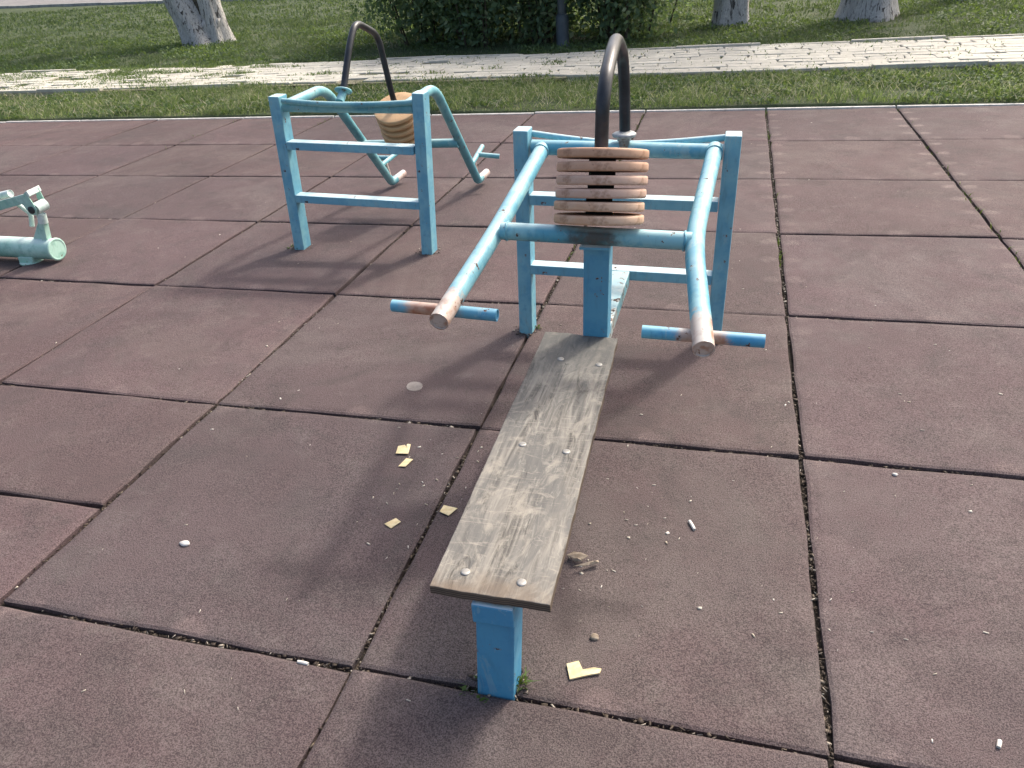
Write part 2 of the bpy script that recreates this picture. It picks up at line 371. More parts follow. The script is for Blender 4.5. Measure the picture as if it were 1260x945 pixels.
def merge(*parts):
    V, Fc, S = [], [], []
    for v, f, s in parts:
        o = len(V); V += list(v); Fc += [tuple(i + o for i in q) for q in f]; S += list(s)
    return V, Fc, S
def round_path(pts, rad, n=8):
    pts = [Vector(q) for q in pts]
    if len(pts) < 3 or (not isinstance(rad, (list, tuple)) and rad <= 0): return pts
    out = [pts[0]]
    for i in range(1, len(pts) - 1):
        a, b, c = pts[i - 1], pts[i], pts[i + 1]
        la, lc = (a - b).length, (c - b).length
        r = rad[i - 1] if isinstance(rad, (list, tuple)) else rad
        d = min(r, la * .48, lc * .48)
        p0, p2 = b + (a - b).normalized() * d, b + (c - b).normalized() * d
        for k in range(n + 1):
            t = k / n
            out.append(p0 * (1 - t) ** 2 + b * 2 * t * (1 - t) + p2 * t * t)
    out.append(pts[-1]); return out
def tube(pts, r, seg=20, rad=0.0, cap=True, recess=.004):
    """swept round tube; r may be a list along the given points when rad is 0"""
    path = round_path(pts, rad); n = len(path)
    rr = list(r) if isinstance(r, (list, tuple)) else [r] * n
    V, Fc, S = [], [], []
    t0 = (path[1] - path[0]).normalized()
    up = Vector((0, 0, 1)) if abs(t0.z) < .9 else Vector((0, 1, 0))
    nrm = (up - t0 * up.dot(t0)).normalized()
    for i in range(n):
        t = (path[min(i + 1, n - 1)] - path[max(i - 1, 0)]).normalized()
        nrm = (nrm - t * nrm.dot(t)).normalized(); bi = t.cross(nrm)
        for k in range(seg):
            a = 2 * math.pi * k / seg
            V.append(path[i] + (nrm * math.cos(a) + bi * math.sin(a)) * rr[i])
    for i in range(n - 1):
        for k in range(seg):
            k2 = (k + 1) % seg
            Fc.append((i * seg + k, i * seg + k2, (i + 1) * seg + k2, (i + 1) * seg + k)); S.append(True)
    if cap:
        for e in (0, n - 1):
            t = (path[1] - path[0]).normalized() if e == 0 else (path[-1] - path[-2]).normalized()
            sgn = 1 if e == 0 else -1
            b0 = len(V)
            ring = [V[e * seg + k] for k in range(seg)]
            c = path[e]
            for q in ring: V.append(Vector(q))                       # own rim verts keep the edge crisp
            for q in ring: V.append(c + (q - c) * .86)
            for q in ring: V.append(c + (q - c) * .84 + t * sgn * recess)
            for j in range(2):
                for k in range(seg):
                    k2 = (k + 1) % seg
                    f = (b0 + j * seg + k, b0 + j * seg + k2, b0 + (j + 1) * seg + k2, b0 + (j + 1) * seg + k)
                    Fc.append(f if e else f[::-1]); S.append(False)
            f = tuple(b0 + 2 * seg + k for k in range(seg))
            Fc.append(f if e else f[::-1]); S.append(False)
    return V, Fc, S
def weld(c, axis, r, seed=0, bead=.0045):
    rr = random.Random(seed); a = Vector(axis).normalized(); u = a.orthogonal().normalized(); v = a.cross(u)
    P = [Vector(c) + (u * math.cos(t) + v * math.sin(t)) * r + a * rr.uniform(-.002, .002) for t in np.linspace(0, 2 * math.pi, 25)]
    return tube(P, [bead * rr.uniform(.7, 1.25) for _ in P], 7, cap=False)
def bm_out(bm):
    bm.verts.index_update()
    V = [v.co.copy() for v in bm.verts]; Fc = [tuple(v.index for v in f.verts) for f in bm.faces]
    bm.free(); return V, Fc, [False] * len(Fc)
def beam(p0, p1, w, h, up=(0, 0, 1), bev=.004, seg=2):
    """box section from p0 to p1: w across, h along 'up'"""
    p0, p1 = Vector(p0), Vector(p1); t = (p1 - p0).normalized(); up = Vector(up)
    u = (up - t * up.dot(t)).normalized(); s = t.cross(u)
    bm = bmesh.new(); vs = []
    for p in (p0, p1):
        for a, b in ((-1, -1), (1, -1), (1, 1), (-1, 1)):
            vs.append(bm.verts.new(p + s * a * w / 2 + u * b * h / 2))
    for f in ((3, 2, 1, 0), (4, 5, 6, 7), (0, 1, 5, 4), (1, 2, 6, 5), (2, 3, 7, 6), (3, 0, 4, 7)):
        bm.faces.new([vs[i] for i in f])
    bmesh.ops.recalc_face_normals(bm, faces=bm.faces)
    if bev > 0: bmesh.ops.bevel(bm, geom=list(bm.edges), offset=bev, segments=seg, affect='EDGES', profile=.6)
    return bm_out(bm)
def prism(pts, axis, thick, bev=0.0):
    """flat outline (3D points) given thickness along axis"""
    a = Vector(axis).normalized() * thick
    bm = bmesh.new(); A = [bm.verts.new(Vector(q)) for q in pts]; B = [bm.verts.new(Vector(q) + a) for q in pts]
    n = len(pts); bm.faces.new(A[::-1]); bm.faces.new(B)
    for i in range(n): bm.faces.new((A[i], A[(i + 1) % n], B[(i + 1) % n], B[i]))
    bmesh.ops.recalc_face_normals(bm, faces=bm.faces)
    if bev > 0: bmesh.ops.bevel(bm, geom=list(bm.edges), offset=bev, segments=1, affect='EDGES')
    return bm_out(bm)
def lathe(prof, centre, axis, seg=48, wob=0.0):
    """prof: (radius, height) list turned about axis"""
    c = Vector(centre); a = Vector(axis).normalized()
    u = a.orthogonal().normalized(); v = a.cross(u)
    V, Fc, S = [], [], []
    ws = [1 + wob * (math.sin(2 * math.pi * k / seg * 3 + 1.3) * .6 + math.sin(2 * math.pi * k / seg * 7 + .4) * .4) for k in range(seg)]
    for r, h in prof:
        for k in range(seg):
            t = 2 * math.pi * k / seg
            V.append(c + a * h + (u * math.cos(t) + v * math.sin(t)) * r * ws[k])
    for i in range(len(prof) - 1):
        for k in range(seg):
            k2 = (k + 1) % seg
            Fc.append((i * seg + k, i * seg + k2, (i + 1) * seg + k2, (i + 1) * seg + k)); S.append(True)
    Fc.append(tuple(range(seg))[::-1]); S.append(False)
    Fc.append(tuple((len(prof) - 1) * seg + k for k in range(seg))); S.append(False)
    return V, Fc, S

def np_mesh(name, V, tris=None, quads=None, tint=None):
    """large mesh from numpy arrays; tint is a per-vertex value"""
    me = bpy.data.meshes.new(name)
    nq = 0 if quads is None else len(quads); nt = 0 if tris is None else len(tris)
    me.vertices.add(len(V)); me.vertices.foreach_set('co', np.ascontiguousarray(V, dtype=np.float32).ravel())
    li = np.concatenate(([quads.ravel()] if nq else []) + ([tris.ravel()] if nt else [])).astype(np.int32)
    me.loops.add(len(li)); me.loops.foreach_set('vertex_index', li)
    ls = np.concatenate([np.arange(nq) * 4, nq * 4 + np.arange(nt) * 3]).astype(np.int32)
    me.polygons.add(nq + nt); me.polygons.foreach_set('loop_start', ls)
    me.update(calc_edges=True)
    if tint is not None:
        at = me.attributes.new('tint', 'FLOAT', 'POINT'); at.data.foreach_set('value', np.asarray(tint, dtype=np.float32))
    return me

def vnoise(x, y, scale, seed=0):
    """smooth 2D value noise in numpy, 0..1"""
    r = np.random.default_rng(seed); g = r.random((64, 64))
    x = np.asarray(x) * scale + 100; y = np.asarray(y) * scale + 100
    xi, yi = np.floor(x).astype(int), np.floor(y).astype(int); fx, fy = x - xi, y - yi
    fx = fx * fx * (3 - 2 * fx); fy = fy * fy * (3 - 2 * fy)
    a, b = g[xi % 64, yi % 64], g[(xi + 1) % 64, yi % 64]; c, d = g[xi % 64, (yi + 1) % 64], g[(xi + 1) % 64, (yi + 1) % 64]
    return (a * (1 - fx) + b * fx) * (1 - fy) + (c * (1 - fx) + d * fx) * fy

def blades(x, y, z, h, w, lean, tint, seed=0):
    """grass blades: a bent strip of a quad and a triangle each"""
    r = np.random.default_rng(seed); n = len(x)
    a = r.random(n) * 2 * np.pi; la = r.random(n) * 2 * np.pi
    dx, dy = np.cos(a) * w / 2, np.sin(a) * w / 2
    lx, ly = np.cos(la) * lean * h, np.sin(la) * lean * h
    V = np.zeros((n, 5, 3))
    V[:, 0] = np.stack([x - dx, y - dy, z], 1); V[:, 1] = np.stack([x + dx, y + dy, z], 1)
    V[:, 2] = np.stack([x + dx * .75 + lx * .35, y + dy * .75 + ly * .35, z + h * .6], 1)
    V[:, 3] = np.stack([x - dx * .75 + lx * .35, y - dy * .75 + ly * .35, z + h * .6], 1)
    V[:, 4] = np.stack([x + lx, y + ly, z + h * (1 - .35 * lean)], 1)
    b = np.arange(n)[:, None] * 5
    return V.reshape(-1, 3), b + np.array([[2, 3, 4]]) * 1, b + np.array([[0, 1, 2, 3]]), np.repeat(tint, 5)
def leaf_cloud(C, size, tint, seed=0, up=.35):
    """leaf-shaped quads (rhombus) at centres C"""
    r = np.random.default_rng(seed); n = len(C)
    d = r.normal(size=(n, 3)); d[:, 2] -= .2; d /= np.linalg.norm(d, axis=1)[:, None]
    nn = r.normal(size=(n, 3)); nn[:, 2] += up * 3
    s = np.cross(d, nn); s /= np.linalg.norm(s, axis=1)[:, None] + 1e-9
    L = (size * (.6 + .8 * r.random(n)))[:, None]
    V = np.zeros((n, 4, 3))
    V[:, 0] = C; V[:, 1] = C + d * L * .5 + s * L * .27; V[:, 2] = C + d * L; V[:, 3] = C + d * L * .5 - s * L * .27
    return V.reshape(-1, 3), np.arange(n)[:, None] * 4 + np.array([[0, 1, 2, 3]]), np.repeat(tint, 4)

# ------------------------------------------------------------------ setting: ground, rubber floor, kerb, path, lawn, road
def sheet(name, x0, x1, y0, y1, nx, ny, zf, mat, label):
    xs, ys = np.linspace(x0, x1, nx), np.linspace(y0, y1, ny)
    if name == 'lawn': ys = np.concatenate([ys[:1], ys[0] + np.array([.02, .06, .15]), ys[1:]]); ny = len(ys)
    X, Y = np.meshgrid(xs, ys); Z = zf(X, Y)
    V = np.stack([X, Y, Z], -1).reshape(-1, 3)
    i = (np.arange(ny - 1)[:, None] * nx + np.arange(nx - 1)[None, :]).ravel()
    q = np.stack([i, i + 1, i + nx + 1, i + nx], 1)
    me = np_mesh(name, V, quads=q); me.shade_smooth()
    return tag(link(name, me, mat), label, kind='structure')
sheet('ground', -900, 900, -900, 900, 3, 3, lambda X, Y: X * 0 - .14, 'turf', 'green ground running out to the horizon')['category'] = 'ground'

KERB_Y = 5.985
def lawn_z(X, Y):
    z = .015 + .03 * (vnoise(X, Y, .5, 3) - .5) + .012 * (vnoise(X, Y, 2.3, 4) - .5)
    z = z + np.clip((Y - 9.2) / 6, 0, 1) * .06
    z = np.where(Y < KERB_Y + .02, -.03, z)
    inpath = (Y > 7.47) & (Y < 9.42)
    return np.where(inpath, z * 0 - .02, z)
tag(sheet('lawn', -60, 40, KERB_Y + .012, 62, 260, 150, lawn_z, 'turf', 'grassy lawn beyond the rubber floor, cut by the pale path'), cat='lawn')

floor_root = sheet('playground_floor', -10.98, 5.98, -5.0, KERB_Y - .03, 2, 2, lambda X, Y: X * 0 - .021, 'slab', 'reddish grey rubber tile floor of the outdoor gym')
floor_root['category'] = 'floor'
SY = .97537
ROWS = [k * SY for k in range(-5, 6)] + [KERB_Y - .018]
def make_tile(x0, x1, y0, y1, gx=.0068, gy=.0075):
    if y0 > 1.8: gx, gy = .0092, .0090
    cx, cy = (x0 + x1) / 2, (y0 + y1) / 2
    ts = [0, .008, .03, .12, .24, .36, .5, .64, .76, .88, .97, .992, 1]
    n = len(ts); V, Fc = [], []
    dz = [random.gauss(0, .0022) for _ in range(4)]; cz = random.gauss(0, .0012)
    jog = [random.uniform(-.0035, .0035) for _ in range(4)]
    ph = [random.uniform(0, 6.28) for _ in range(8)]
    def pos(u, v, low=0):
        x = x0 + gx + (x1 - x0 - 2 * gx) * u; y = y0 + gy + (y1 - y0 - 2 * gy) * v
        eu, ev = abs(2 * u - 1), abs(2 * v - 1)
        side = 1 if u > .5 else -1
        if eu > .9: x += jog[0 if side > 0 else 1] * (v * 2 - 1) + .0022 * math.sin(v * 17 + ph[0 if side > 0 else 1]) + .0014 * math.sin(v * 41 + ph[2])
        side = 1 if v > .5 else -1
        if ev > .9: y += jog[2 if side > 0 else 3] * (u * 2 - 1) + .0022 * math.sin(u * 15 + ph[3 if side > 0 else 4]) + .0014 * math.sin(u * 37 + ph[5])
        z = dz[0] * (1 - u) * (1 - v) + dz[1] * u * (1 - v) + dz[2] * u * v + dz[3] * (1 - u) * v
        z += cz * (1 - eu ** 2) * (1 - ev ** 2) + .0008 * math.sin(u * 9 + ph[6]) * math.sin(v * 8 + ph[7])
        m = max(eu, ev)
        if m > .999: z -= .0055
        elif m > .983: z -= .0018
        return Vector((x - cx, y - cy, z - low))
    for j in ts:
        for i in ts: V.append(pos(i, j))
    for j in range(n - 1):
        for i in range(n - 1): Fc.append((j * n + i, j * n + i + 1, (j + 1) * n + i + 1, (j + 1) * n + i))
    rim = [i for i in range(n)] + [j * n + n - 1 for j in range(1, n)] + [(n - 1) * n + i for i in range(n - 2, -1, -1)] + [j * n for j in range(n - 2, 0, -1)]
    b = len(V)
    for k in rim: q = V[k].copy(); q.z = -.033; V.append(q)
    m = len(rim)
    for k in range(m): Fc.append((rim[k], b + k, b + (k + 1) % m, rim[(k + 1) % m]))
    me = mesh_of('rubber_tile', V, Fc)
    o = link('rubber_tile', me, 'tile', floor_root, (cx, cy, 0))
    key = (math.floor(cx), math.floor(cy / SY))
    g = random.uniform(.86, 1.1); w = random.uniform(-.03, .03)
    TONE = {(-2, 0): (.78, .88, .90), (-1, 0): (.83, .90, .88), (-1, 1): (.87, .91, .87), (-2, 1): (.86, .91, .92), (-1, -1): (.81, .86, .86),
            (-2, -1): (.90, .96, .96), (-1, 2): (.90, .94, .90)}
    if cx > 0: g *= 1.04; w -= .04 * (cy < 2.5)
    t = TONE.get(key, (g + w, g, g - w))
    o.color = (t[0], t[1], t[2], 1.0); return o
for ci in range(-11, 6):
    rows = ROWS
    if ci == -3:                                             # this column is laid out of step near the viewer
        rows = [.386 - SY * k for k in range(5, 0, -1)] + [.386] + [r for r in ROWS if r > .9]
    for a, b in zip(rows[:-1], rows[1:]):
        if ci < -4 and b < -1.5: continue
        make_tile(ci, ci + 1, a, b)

kerb = tag(sheet('kerb', -15, 9, KERB_Y - .022, KERB_Y + .038, 2, 2, lambda X, Y: X * 0 - .03, 'slab', 'thin pale concrete edging along the far side of the rubber floor'), cat='kerb')
ks = mesh_of('kerb_stone', *beam((-.494, 0, -.06), (.494, 0, -.06), .040, .128, bev=.006)[:2])
for k in range(-15, 9):
    o = link('kerb_stone', ks, 'kerb', kerb, (k + .5, KERB_Y + .004 + random.uniform(-.003, .003), random.uniform(-.005, .004)))
    o.rotation_euler = (random.uniform(-.02, .02), random.uniform(-.002, .002), random.uniform(-.003, .003))

PY0, PY1, PZ = 7.50, 9.38, .075
path = tag(sheet('path', -40, 30, PY0 - .02, PY1 + .02, 60, 4, lambda X, Y: X * 0 + PZ - .018, 'pathbed', 'pale stone paved path crossing behind the rubber floor'), cat='path')
pav = []
def paver_geo(cx, cy, w, d):
    pts = [(-w / 2, -d / 2), (w / 2, -d / 2), (w / 2, d / 2), (-w / 2, d / 2)]
    pts = [(a + random.uniform(-.022, .020), b + random.uniform(-.016, .016)) for a, b in pts]
    t = [random.gauss(0, .0025) for _ in range(4)]
    V = [Vector((a, b, -.06)) for a, b in pts] + [Vector((a, b, -.006 + t[i])) for i, (a, b) in enumerate(pts)] + \
        [Vector((a * .95, b * .94, t[i])) for i, (a, b) in enumerate(pts)]
    Fc = [(8, 9, 10, 11)]
    for l in (0, 4):
        for k in range(4): Fc.append((l + k, l + (k + 1) % 4, l + 4 + (k + 1) % 4, l + 4 + k))
    return V, Fc
nrow = 9; dpt = (PY1 - PY0 - .16) / nrow
for r in range(nrow):
    x = -16.0 + random.uniform(0, .3)
    while x < 7.5:
        w = random.uniform(.25, .36)
        cy = PY0 + .08 + dpt * (r + .5) + random.uniform(-.006, .006)
        cx = x + w / 2; x += w
        over = vnoise(cx, cy, .55, 9) + np.clip((-cx - 4.2) / 9, 0, .34)
        if over > .93 or random.random() < .012 + .06 * (cx < -3.5): continue                               # lost under turf
        pav.append((cx, cy, w - .006, dpt - .008))
def vis_x(cx, cy): return -11.2 < cx < 2.7
near = sorted([q for q in pav if vis_x(q[0], q[1])], key=lambda q: (q[0] - CX) ** 2 + (q[1] - CY) ** 2)
nearset = near[:300]; rest = [q for q in pav if q not in set(nearset)]
for cx, cy, w, d in nearset:
    V, Fc = paver_geo(cx, cy, w, d)
    o = link('paving_stone', mesh_of('paving_stone', V, Fc), 'paver', path, (cx, cy, PZ + random.gauss(0, .0022)))
AV, AF = [], []
for cx, cy, w, d in rest:
    V, Fc = paver_geo(cx, cy, w, d); b = len(AV); dz = random.gauss(0, .0022)
    AV += [v + Vector((cx, cy, PZ + dz)) for v in V]; AF += [tuple(i + b for i in f) for f in Fc]
tag(link('paving_stones', mesh_of('paving_stones', AV, AF), 'paver', path), kind='stuff')
pk = mesh_of('path_edging', *beam((-.495, 0, -.07), (.495, 0, -.07), .07, .165, bev=.008)[:2])
for yk in (PY0 + .035, PY1 - .035):
    for k in range(-16, 8):
        if k < -2 and random.random() < (.8 if yk < 8 else .6): continue
        o = link('edging_stone', pk, 'paver', path, (k + .5, yk + random.uniform(-.008, .008), PZ + random.uniform(-.012, .012)))
        o.rotation_euler = (random.uniform(-.05, .05), random.uniform(-.01, .01), random.uniform(-.01, .01))

# road far behind on the left
ra = Vector((-60, 41.2, .06)); rb = Vector((6, 17.6, .06)); rn = Vector((.337, .942, 0))
V = []
for t in np.linspace(0, 1, 30):
    q = ra.lerp(rb, t)
    for d, z in ((.0, .085), (6.0, .10)): V.append(q + rn * d + Vector((0, 0, z)))
Fc = [(2 * i, 2 * i + 2, 2 * i + 3, 2 * i + 1) for i in range(29)]
tag(link('road', mesh_of('road', V, Fc), 'road'), 'worn grey road running behind the lawn', 'road', kind='structure')
rk = tag(link('road_kerb', mesh_of('road_kerb', [ra + Vector((0, 0, .02)), rb + Vector((0, 0, .02)), rb + rn * .12 + Vector((0, 0, .02)), ra + rn * .12 + Vector((0, 0, .02))], [(0, 1, 2, 3)]), 'kerb'), 'pale kerb line along the near side of the grey road', 'kerb', kind='structure')
rl = (rb - ra).length; rt = (rb - ra).normalized()
kme = mesh_of('road_kerb_stone', *beam((-.99, 0, 0), (.99, 0, 0), .14, .20, bev=.015)[:2])
for k in range(int(rl / 2)):
    q = ra + rt * (2 * k + 1)
    o = link('kerb_stone', kme, 'roadkerb', rk, q + Vector((0, 0, .02 + random.uniform(-.01, .01))))
    o.rotation_euler.z = math.atan2(rt.y, rt.x)

# ------------------------------------------------------------------ grass
def grass_patch(x0, x1, y0, y1, dens, hm, w, seed, clump=.45, keep=None, tlo=.0, thi=1.0, zf=lawn_z):
    r = np.random.default_rng(seed); n = int((x1 - x0) * (y1 - y0) * dens)
    x = x0 + (x1 - x0) * r.random(n); y = y0 + (y1 - y0) * r.random(n)
    c = .5 * vnoise(x, y, 1.7, seed + 1) + .5 * vnoise(x, y, 6.0, seed + 2)
    k = r.random(n) < np.clip(.25 + 2.2 * (c - clump + .12), .06, 1)
    if keep is not None: k &= keep(x, y, r)
    x, y, c = x[k], y[k], c[k]; n = len(x)
    h = hm * (.35 + .85 * r.random(n) ** 1.5) * (.30 + 1.4 * c)
    t = np.clip(.18 + .55 * vnoise(x, y, .9, seed + 5) + .35 * (r.random(n) - .5) + .18 * (vnoise(x, y, 4.5, seed + 6) - .5), 0, 1)
    dead = r.random(n) < .17; t[dead] = .9 + .1 * r.random(dead.sum())
    t = tlo + (thi - tlo) * t
    return blades(x, y, zf(x, y) - .004, h, w * (.6 + .8 * r.random(n)), .35 + 1.0 * r.random(n), t, seed + 3)
def join_np(*L):
    V, T, Q, A, b = [], [], [], [], 0
    for v, t, q, a in L:
        V.append(v); T.append(t + b); Q.append(q + b); A.append(a); b += len(v)
    return np.concatenate(V), np.concatenate(T), np.concatenate(Q), np.concatenate(A)
def grass_obj(name, label, *L, mat='grass'):
    V, T, Q, A = join_np(*L)
    return tag(link(name, np_mesh(name, V, T, Q, A), mat), label, 'grass', kind='stuff')
zpath = lambda x, y: x * 0 + PZ - .012
grass_obj('verge_grass', 'rough sunlit grass strip between the rubber floor and the pale path',
          grass_patch(-13, 5, KERB_Y + .05, PY0 - .01, 3000, .085, .007, 21, .45, None, .12, 1.0),
          grass_patch(-13, 5, KERB_Y + .03, KERB_Y + .12, 900, .06, .006, 31),
          grass_patch(-13, 5, PY0 - .35, PY0 + .02, 2200, .12, .007, 41, .5, None, 0, .75))
grass_obj('lawn_grass', 'darker lawn grass beyond the pale path',
          grass_patch(-17, 6.5, PY1 + .02, 12.5, 1300, .075, .010, 51, .45, None, 0, .85),
          grass_patch(-20, 8.0, 12.5, 17, 480, .085, .018, 61, .45, None, 0, .8),
          grass_patch(-32, 9.0, 17, 27, 120, .10, .034, 71, .45, lambda x, y, r: y < 17.6 - (x - 6) * .3576 - .2, 0, .8), mat='lawnblade')
def over_keep(x, y, r):
    o = vnoise(x, y, .55, 9) + np.clip((-x - 4.2) / 9, 0, .34)
    edge = np.minimum(np.abs(y - PY0 - .05), np.abs(PY1 - .05 - y))
    o = o * .55 + .45 * (vnoise(x, y, 2.6, 19) + np.clip((-x - 2.5) / 16, 0, .30))
    return (o + .26 * (r.random(len(x)) - .5) + np.where(edge < .14, .16, 0) > .87)
grass_obj('path_weeds', 'grass creeping over the paving stones of the pale path',
          grass_patch(-13, 5, PY0, PY1, 1800, .06, .008, 81, .45, over_keep, 0, .8, zpath),
          grass_patch(-13, 5, PY0, PY1, 130, .045, .009, 91, .4, None, 0, .8, zpath),
          grass_patch(-14, -2.2, PY0, PY1, 2600, .05, .010, 95, .45, lambda x, y, r: vnoise(x * .55, y * 2.2, 2.4, 33) + np.clip((-x - 2.2) / 25, 0, .3) + .12 * r.random(len(x)) > .86, 0, .6, zpath))

def leafy(name, label, x0, x1, y0, y1, n, seed, thr, size, mat):
    r = np.random.default_rng(seed); x = x0 + (x1 - x0) * r.random(n); y = y0 + (y1 - y0) * r.random(n)
    k = vnoise(x, y, 1.1, seed) * .6 + vnoise(x, y, 4.3, seed + 1) * .4 > thr
    x, y = x[k], y[k]; C = np.stack([x, y, lawn_z(x, y) + .015 + .06 * r.random(len(x)) * vnoise(x, y, 3.0, seed + 2)], 1)
    V, Q, A = leaf_cloud(C, np.full(len(x), size), r.random(len(x)) * .9, seed, .8)
    tag(link(name, np_mesh(name, V, quads=Q, tint=A), mat), label, 'ground cover', kind='stuff')
leafy('verge_clover', 'broad leaved clover patches in the verge grass', -13, 5, KERB_Y + .05, PY0 - .02, 60000, 301, .52, .034, 'clover')
leafy('lawn_clover', 'broad leaved weeds spread through the darker lawn', -17, 6.5, PY1 + .05, 14.0, 90000, 311, .50, .045, 'clover')
r = np.random.default_rng(55); n = 2600
x = -13 + 18 * r.random(n); y = KERB_Y + .05 + 1.4 * r.random(n)
V, T, Q, A = blades(x, y, lawn_z(x, y) + .03, .05 + .05 * r.random(n), np.full(n, .008), 1.2 + .8 * r.random(n), np.full(n, 1.0), 56)
tag(link('dry_straw', np_mesh('dry_straw', V, T, Q, A), 'strawblade'), 'bleached dry stalks lying in the verge grass', 'straw', kind='stuff')

# ------------------------------------------------------------------ trees, shrubs, pole
def trunk_mesh(base, top, r0, r1, seed, n=26, seg=28, groove=.10):
    rr = random.Random(seed); ph = [rr.uniform(0, 6.28) for _ in range(8)]
    b, t = Vector(base), Vector(top); V, Fc, S = [], [], []
    for i in range(n + 1):
        f = i / n; c = b.lerp(t, f); c.x += .05 * math.sin(f * 4 + ph[0]) * f; c.y += .05 * math.sin(f * 3.3 + ph[1]) * f
        r = r0 + (r1 - r0) * f; fl = 1 + .38 * math.exp(-f * n * .55 * (t - b).length / 4.0)
        for k in range(seg):
            a = 2 * math.pi * k / seg
            g = 1 + groove * (math.sin(a * 5 + ph[2] + f * 1.4) * .5 + math.sin(a * 9 + ph[3] - f * 2) * .35 + math.sin(a * 3 + ph[4] + f * 3) * .6)
            g += .05 * math.sin(a * 13 + f * 25 + ph[5])
            root = 1 + (fl - 1) * (1 + .5 * math.sin(a * 4 + ph[6]))
            V.append(c + Vector((math.cos(a), math.sin(a), 0)) * r * g * root)
    for i in range(n):
        for k in range(seg):
            k2 = (k + 1) % seg; Fc.append((i * seg + k, i * seg + k2, (i + 1) * seg + k2, (i + 1) * seg + k)); S.append(True)
    Fc.append(tuple(n * seg + k for k in range(seg))); S.append(False)
    return V, Fc, S
def tree(base, lean, r0, h, crown_r, crown_z, label, seed, nleaf=5200, fork=False, leaf='leafA'):
    base = Vector(base); rr = random.Random(seed); nr = np.random.default_rng(seed)
    root = thing('tree', base, label, 'tree', 'limewashed trees on the lawn')
    top = base + Vector((lean[0], lean[1], h))
    parts = [trunk_mesh(base - Vector((0, 0, .1)), top, r0, r0 * .62, seed)]
    if fork:
        b2 = base + Vector((r0 * .75, .05, -.1))
        parts.append(trunk_mesh(b2, b2 + Vector((-.5, .3, h)), r0 * .62, r0 * .45, seed + 5))
        parts.append(trunk_mesh(base + Vector((r0 * .35, .06, -.1)), base + Vector((r0 * .36, .12, .42)), r0 * .66, r0 * .52, seed + 7, 10))
        part('hollow', trunk_mesh(base + Vector((r0 * .3, .16, .1)), base + Vector((-.3, .35, 1.9)), r0 * .55, r0 * .5, seed + 9, 12), 'twig', root)
    part('trunk', merge(*parts), 'bark', root)
    limbs, tips = [], []
    for k in range(7):
        a = 2 * math.pi * k / 7 + rr.uniform(-.3, .3); el = rr.uniform(.5, 1.1)
        L = crown_r * rr.uniform(.75, 1.1)
        p0 = base + (top - base) * rr.uniform(.86, .99)
        d = Vector((math.cos(a) * math.cos(el), math.sin(a) * math.cos(el), math.sin(el)))
        p1 = p0 + d * L * .45 + Vector((0, 0, .1)); p2 = p0 + d * L + Vector((rr.uniform(-.3, .3), rr.uniform(-.3, .3), L * .25))
        limbs.append(tube([p0, p1, p2], [r0 * .30, r0 * .18, r0 * .06], 8, cap=False)); tips += [p1, p2]
        for q in range(2):
            e = p1 + Vector((rr.uniform(-1, 1), rr.uniform(-1, 1), rr.uniform(.1, .9))) * L * .45
            limbs.append(tube([p1, e], [r0 * .11, r0 * .03], 6, cap=False)); tips.append(e)
    part('limb', merge(*limbs), 'bark', root)
    cc = np.array(base + Vector((lean[0], lean[1], crown_z)))
    C = []
    per = nleaf // (len(tips) + 16)
    cents = [np.array(t) for t in tips]
    for _ in range(16):
        v = nr.normal(size=3); v /= np.linalg.norm(v); cents.append(cc + v * crown_r * nr.uniform(.35, .95) * np.array([1, 1, .8]))
    for c in cents:
        C.append(c + nr.normal(size=(per, 3)) * crown_r * .17 * nr.uniform(.7, 1.3))
    C = np.concatenate(C); t = np.clip(.45 + .5 * (nr.random(len(C)) - .5), 0, 1)
    V, Q, A = leaf_cloud(C - np.array(base), np.full(len(C), .17), t, seed)
    o = link('crown', np_mesh('crown', V, quads=Q, tint=A), leaf, root)
    return root
tree((-9.75, 12.45, .05), (-1.9, .4), .31, 3.6, 3.2, 6.4, 'thick forked limewashed tree with a leaning trunk and a dark hollow', 3, fork=True)
tree((-.42, 11.95, .05), (.1, .3), .235, 4.0, 2.5, 6.8, 'slender limewashed tree on the lawn beside the dark shrubs', 14, 1100)
tree((1.50, 12.0, .05), (-.05, .2), .325, 4.2, 2.6, 7.2, 'stout straight limewashed tree standing between two thinner ones', 25, 1100)
tree((3.12, 13.85, .05), (.1, .2), .21, 4.0, 2.4, 6.6, 'thin limewashed tree set farther back past the stout one', 36, 900)

